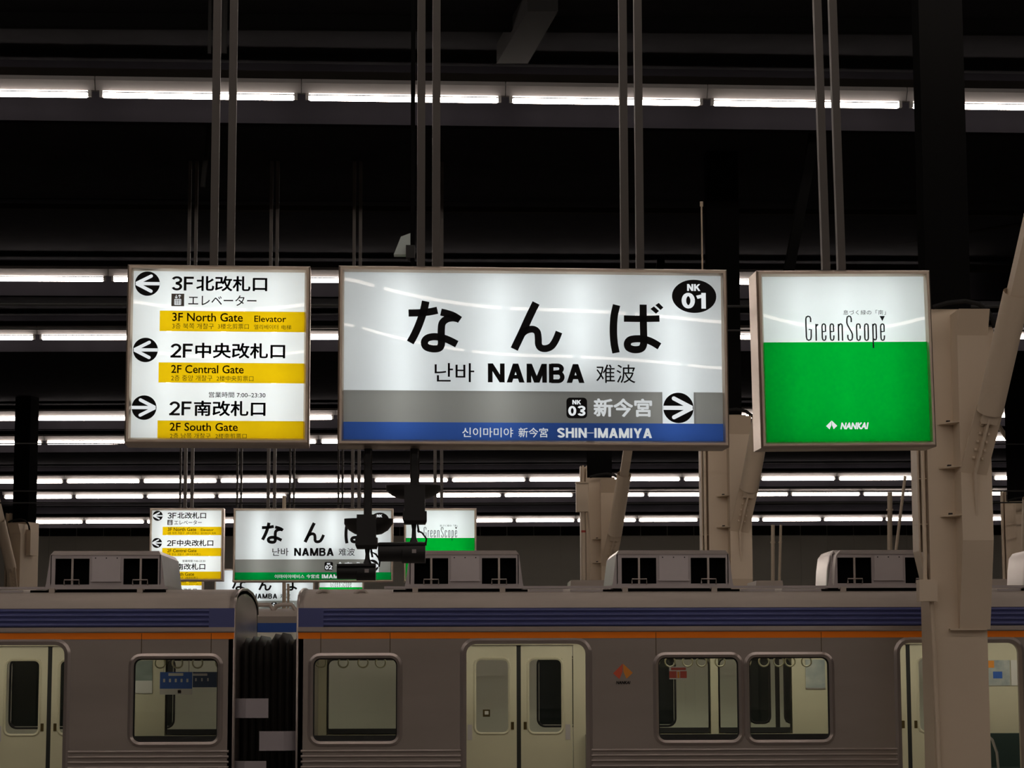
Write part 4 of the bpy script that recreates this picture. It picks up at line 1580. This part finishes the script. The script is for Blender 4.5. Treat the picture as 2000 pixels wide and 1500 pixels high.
post(1509.5, 1025, 1140, 42, .035, 'thin white post between two roof air conditioners, the thicker of a pair')
post(1522, 1025, 1140, 42.5, .025, 'thin white post close beside the thicker white post', 3)
post(1738, 962, 1075, 40, .045, 'upright white post behind the roof air conditioner by the large column')
post(1750, 930, 1075, 40.6, .028, 'slanted thin white post leaning beside the upright one', 18)
post(555, 968, 1185, 42, .035, 'thin white post in front of the distant station name sign')
post(563, 1140, 1178, 41.5, .022, 'short thin post beside the white post at the distant sign')

# ------------------------------------------------------------------ cameras hanging under the name sign
def cctv(px, label, pole, boxr, barrel, dish, neck, tone):
    Yc = SY + .15
    k = Yc / FPX
    Pp = lambda x, y: P(x, y, Yc)
    zsign = nameA.matrix_world.translation.z + SM.v0
    c = Pp((pole[0] + pole[1]) / 2, 1000)
    e = empty('security_camera', (c.x, Yc, Pp(px, barrel[3]).z), label, 'camera')
    a, b = Pp(pole[0], 950).x, Pp(pole[1], 950).x
    MB().box(a, b, Yc - .015, Yc + .03, Pp(px, boxr[1]).z - .01, zsign).build('pole', 'camblack', e, world=True)
    for xx in (a - .004, b + .004):
        MB().tube([(xx, Yc + .01, Pp(px, boxr[1]).z), (xx, Yc + .01, zsign)], .004, 6).build('cable', 'pole', e, True, world=True)
    x0, x1, z0, z1 = Pp(boxr[0], 1000).x, Pp(boxr[2], 1000).x, Pp(px, boxr[3]).z, Pp(px, boxr[1]).z
    w4 = (x1 - x0) * .06
    bx = MB()
    zm = z0 + (z1 - z0) * .32
    bx.box(x0 + w4, x1 - w4 * 1.2, Yc - .06, Yc + .05, zm - .02, z1)
    bx.hexa([(x0 + w4, Yc - .05, z0), (x1 - w4, Yc - .05, z0), (x1 - w4, Yc + .05, z0), (x0 + w4, Yc + .05, z0)], [(x0, Yc - .065, z0 + .02), (x1, Yc - .065, z0 + .02), (x1, Yc + .06, z0 + .02), (x0, Yc + .06, z0 + .02)])
    bx.box(x0, x1, Yc - .065, Yc + .06, z0 + .02, zm)
    bo = bx.build('control_box', 'camblack', e, world=True)
    # bowl shaped hood behind the box
    dx0, dx1, dz0, dz1 = Pp(dish[0], 1000).x, Pp(dish[2], 1000).x, Pp(px, dish[3]).z, Pp(px, dish[1]).z
    cx, rr = (dx0 + dx1) / 2, (dx1 - dx0) / 2
    pr = [(1.0, dz1), (1.0, dz1 - (dz1 - dz0) * .3), (.97, dz1 - (dz1 - dz0) * .38), (.8, dz1 - (dz1 - dz0) * .7), (.55, dz1 - (dz1 - dz0) * .92), (.2, dz0)]
    vs, fs, n = [], [], 28
    for f, z in pr:
        for q_ in range(n):
            t = 2 * math.pi * q_ / n
            vs.append((cx + rr * f * math.cos(t), Yc + .07 + rr * (1 + f * math.sin(t)) * .55, z))
    for i in range(len(pr) - 1):
        for q_ in range(n):
            fs.append((i * n + q_, i * n + (q_ + 1) % n, (i + 1) * n + (q_ + 1) % n, (i + 1) * n + q_))
    fs.append(tuple(range(n)))
    fs.append(tuple(range((len(pr) - 1) * n, len(pr) * n)))
    MB().add(vs, fs).build('hood', 'camdark', e, True, world=True)
    MB().box(cx - .02, cx + .02, Yc + .03, Yc + .16, dz0 + .01, dz0 + .05).build('hood_arm', 'camblack', e, world=True)
    # neck
    nx = Pp(neck, 1000).x
    zb = Pp(px, barrel[1]).z
    MB().tube([(nx, Yc, z0 + .01), (nx, Yc, z0 - .03), (nx, Yc, zb + .03), (nx, Yc, zb - .01)], [.018, .012, .014, .03], 10).build('neck', 'camblack', e, True, world=True)
    # barrel: front cap higher at the lens end
    bx0, bx1, bz0 = Pp(barrel[0], 1000).x, Pp(barrel[2], 1000).x, Pp(px, barrel[3]).z
    h = zb - bz0
    L = bx1 - bx0
    zc_ = zb - h * .42
    pr = [(0, .36 * h), (.02 * L, .42 * h), (.5 * L, .43 * h), (.52 * L, .47 * h), (L, .47 * h)]
    m = MB()
    pth = [Vector((bx0 + a_, Yc, zc_ - .03 * h * (i > 2))) for i, (a_, r_) in enumerate(pr)]
    m.tube(pth, [r_ for a_, r_ in pr], 18)
    br = m.build('barrel', 'camblack', e, True, world=True)
    MB().box(bx0 - .0, bx1, Yc - .055, Yc + .055, zb - .018, zb - .006).build('sun_shield', 'camblack', br)
    cxl = bx0 + .72 * L
    MB().box(cxl, cxl + .025, Yc - h * .48, Yc - h * .40, zc_ - .01, zc_ + .012).build('label_plate', 'acgrey', br)
    # cable loop
    m = MB()
    m.tube([(nx + .02, Yc, z0 + .01), (nx + .03, Yc, z0 - .05), (nx + .02, Yc, zb + .07), (nx + .05, Yc, zb + .055), (nx + .075, Yc, zb + .02), (nx + .07, Yc, zb - .02)], .006, 6)
    m.build('cable', 'camblack', e, True, world=True)


cctv(717, 'lower black security camera with bowl hood hanging under the name sign', (713, 724), (695, 1006, 738, 1072), (659, 1100.5, 734.5, 1137), (670, 1010, 766, 1043), 718, 0)
cctv(810, 'higher black security camera with larger box hanging under the name sign', (803.5, 816.5), (787, 948, 833.5, 1024), (739, 1059, 831, 1104), (752, 944, 861, 972), 808.5, 0)

# thin antenna rod on the name sign
c = P(1374, 526, SY + .12)
zt = P(1374, 393, SY + .12).z
top = nameA.matrix_world.translation.z + SM.v1
e = empty('antenna_rod', (c.x, SY + .12 + .06, top), 'thin pale rod standing on the large name sign', 'antenna')
MB().tube([(c.x, SY + .18, top), (c.x, SY + .18, zt)], .005, 6).build('rod', 'paint', e, True, world=True)
MB().tube([(c.x, SY + .18, zt - .02), (c.x, SY + .18, zt + .01)], .01, 8).build('tip', 'paint', e, True, world=True)

# hanging flood lamp in the dark above the name sign
FYL = 20.0
c = P(806, 440, FYL)
e = empty('flood_lamp', (c.x, FYL, P(800, 520, FYL).z), 'small hanging flood lamp with pale glass in the dark above the name sign', 'lamp')
MB().tube([(c.x, FYL, P(806, 525, FYL).z), (c.x, FYL, 9.25)], .02, 8).build('stem', 'dark', e, True, world=True)
a, b, c1, d1 = P(783, 462, FYL), P(802, 455, FYL), P(802, 497, FYL), P(769, 497, FYL)
off = Vector((0, .12, 0))
MB().hexa([d1, c1, c1 + off, d1 + off], [a, b, b + off, a + off]).build('glass_hood', 'lampglass', e, world=True)
MB().box(c.x - .06, c.x + .02, FYL - .04, FYL + .1, P(800, 505, FYL).z, P(800, 480, FYL).z).build('clamp', 'gasket', e, world=True)

# overhead wires
wn = [(25.4, P(1900, 646, 25.4).z, .011, 'overhead contact wire above the stainless train'),
      (25.4, P(1900, 599, 25.4).z, .014, 'upper overhead wire above the stainless train'),
      (38.6, P(1440, 868, 38.6).z, .010, 'overhead wire behind the near signs'),
      (48.5, P(1170, 983, 48.5).z, .016, 'lower far overhead wire crossing the third column'),
      (48.5, P(1170, 960, 48.5).z, .016, 'upper far overhead wire crossing the third column')]
for Y, z, r, lb in wn:
    tag(MB().tube([(X0 + .01, Y, z + .1), (0, Y, z), (8, Y, z), (X1 - .01, Y, z + .1)], r, 6).build('overhead_wire', 'wire', None, True), lb, 'wire')

# stay rods and conduits near the ceiling
for (p, q_, Y1, Y2, r, lb) in (((1955, 838), (2010, 925), 52, 52, .05, 'pale stay rod slanting down right of the large column'),):
    a, b = P(*p, Y1), P(*q_, Y2)
    d = (b - a).normalized()
    a2 = a - d * ((zc(52) - a.z) / -d.z) if d.z < 0 else a
    tag(MB().tube([a + (a - b).normalized() * ((zc(52) - .02 - a.z) / (a - b).normalized().z), b + (b - a) * 3], r, 8).build('stay_rod', 'paint', None, True), lb, 'rod')
a, b = PZ(1575, 500, 9.0), PZ(2000, 437, 9.0)
tag(MB().tube([a, b], .03, 8).build('ceiling_pipe', 'beam_pale', None, True), 'thin pipe crossing the dark ceiling above the green sign', 'pipe')
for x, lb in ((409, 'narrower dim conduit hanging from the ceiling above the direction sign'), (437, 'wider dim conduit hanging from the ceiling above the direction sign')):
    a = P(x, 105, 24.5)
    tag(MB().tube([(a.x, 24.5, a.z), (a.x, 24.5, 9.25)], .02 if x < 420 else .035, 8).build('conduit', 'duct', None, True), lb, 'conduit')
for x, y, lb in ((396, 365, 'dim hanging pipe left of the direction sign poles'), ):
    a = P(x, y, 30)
    tag(MB().tube([(a.x, 30, a.z), (a.x + .1, 30, 9.245)], .035, 8).build('conduit', 'duct', None, True), lb, 'conduit')
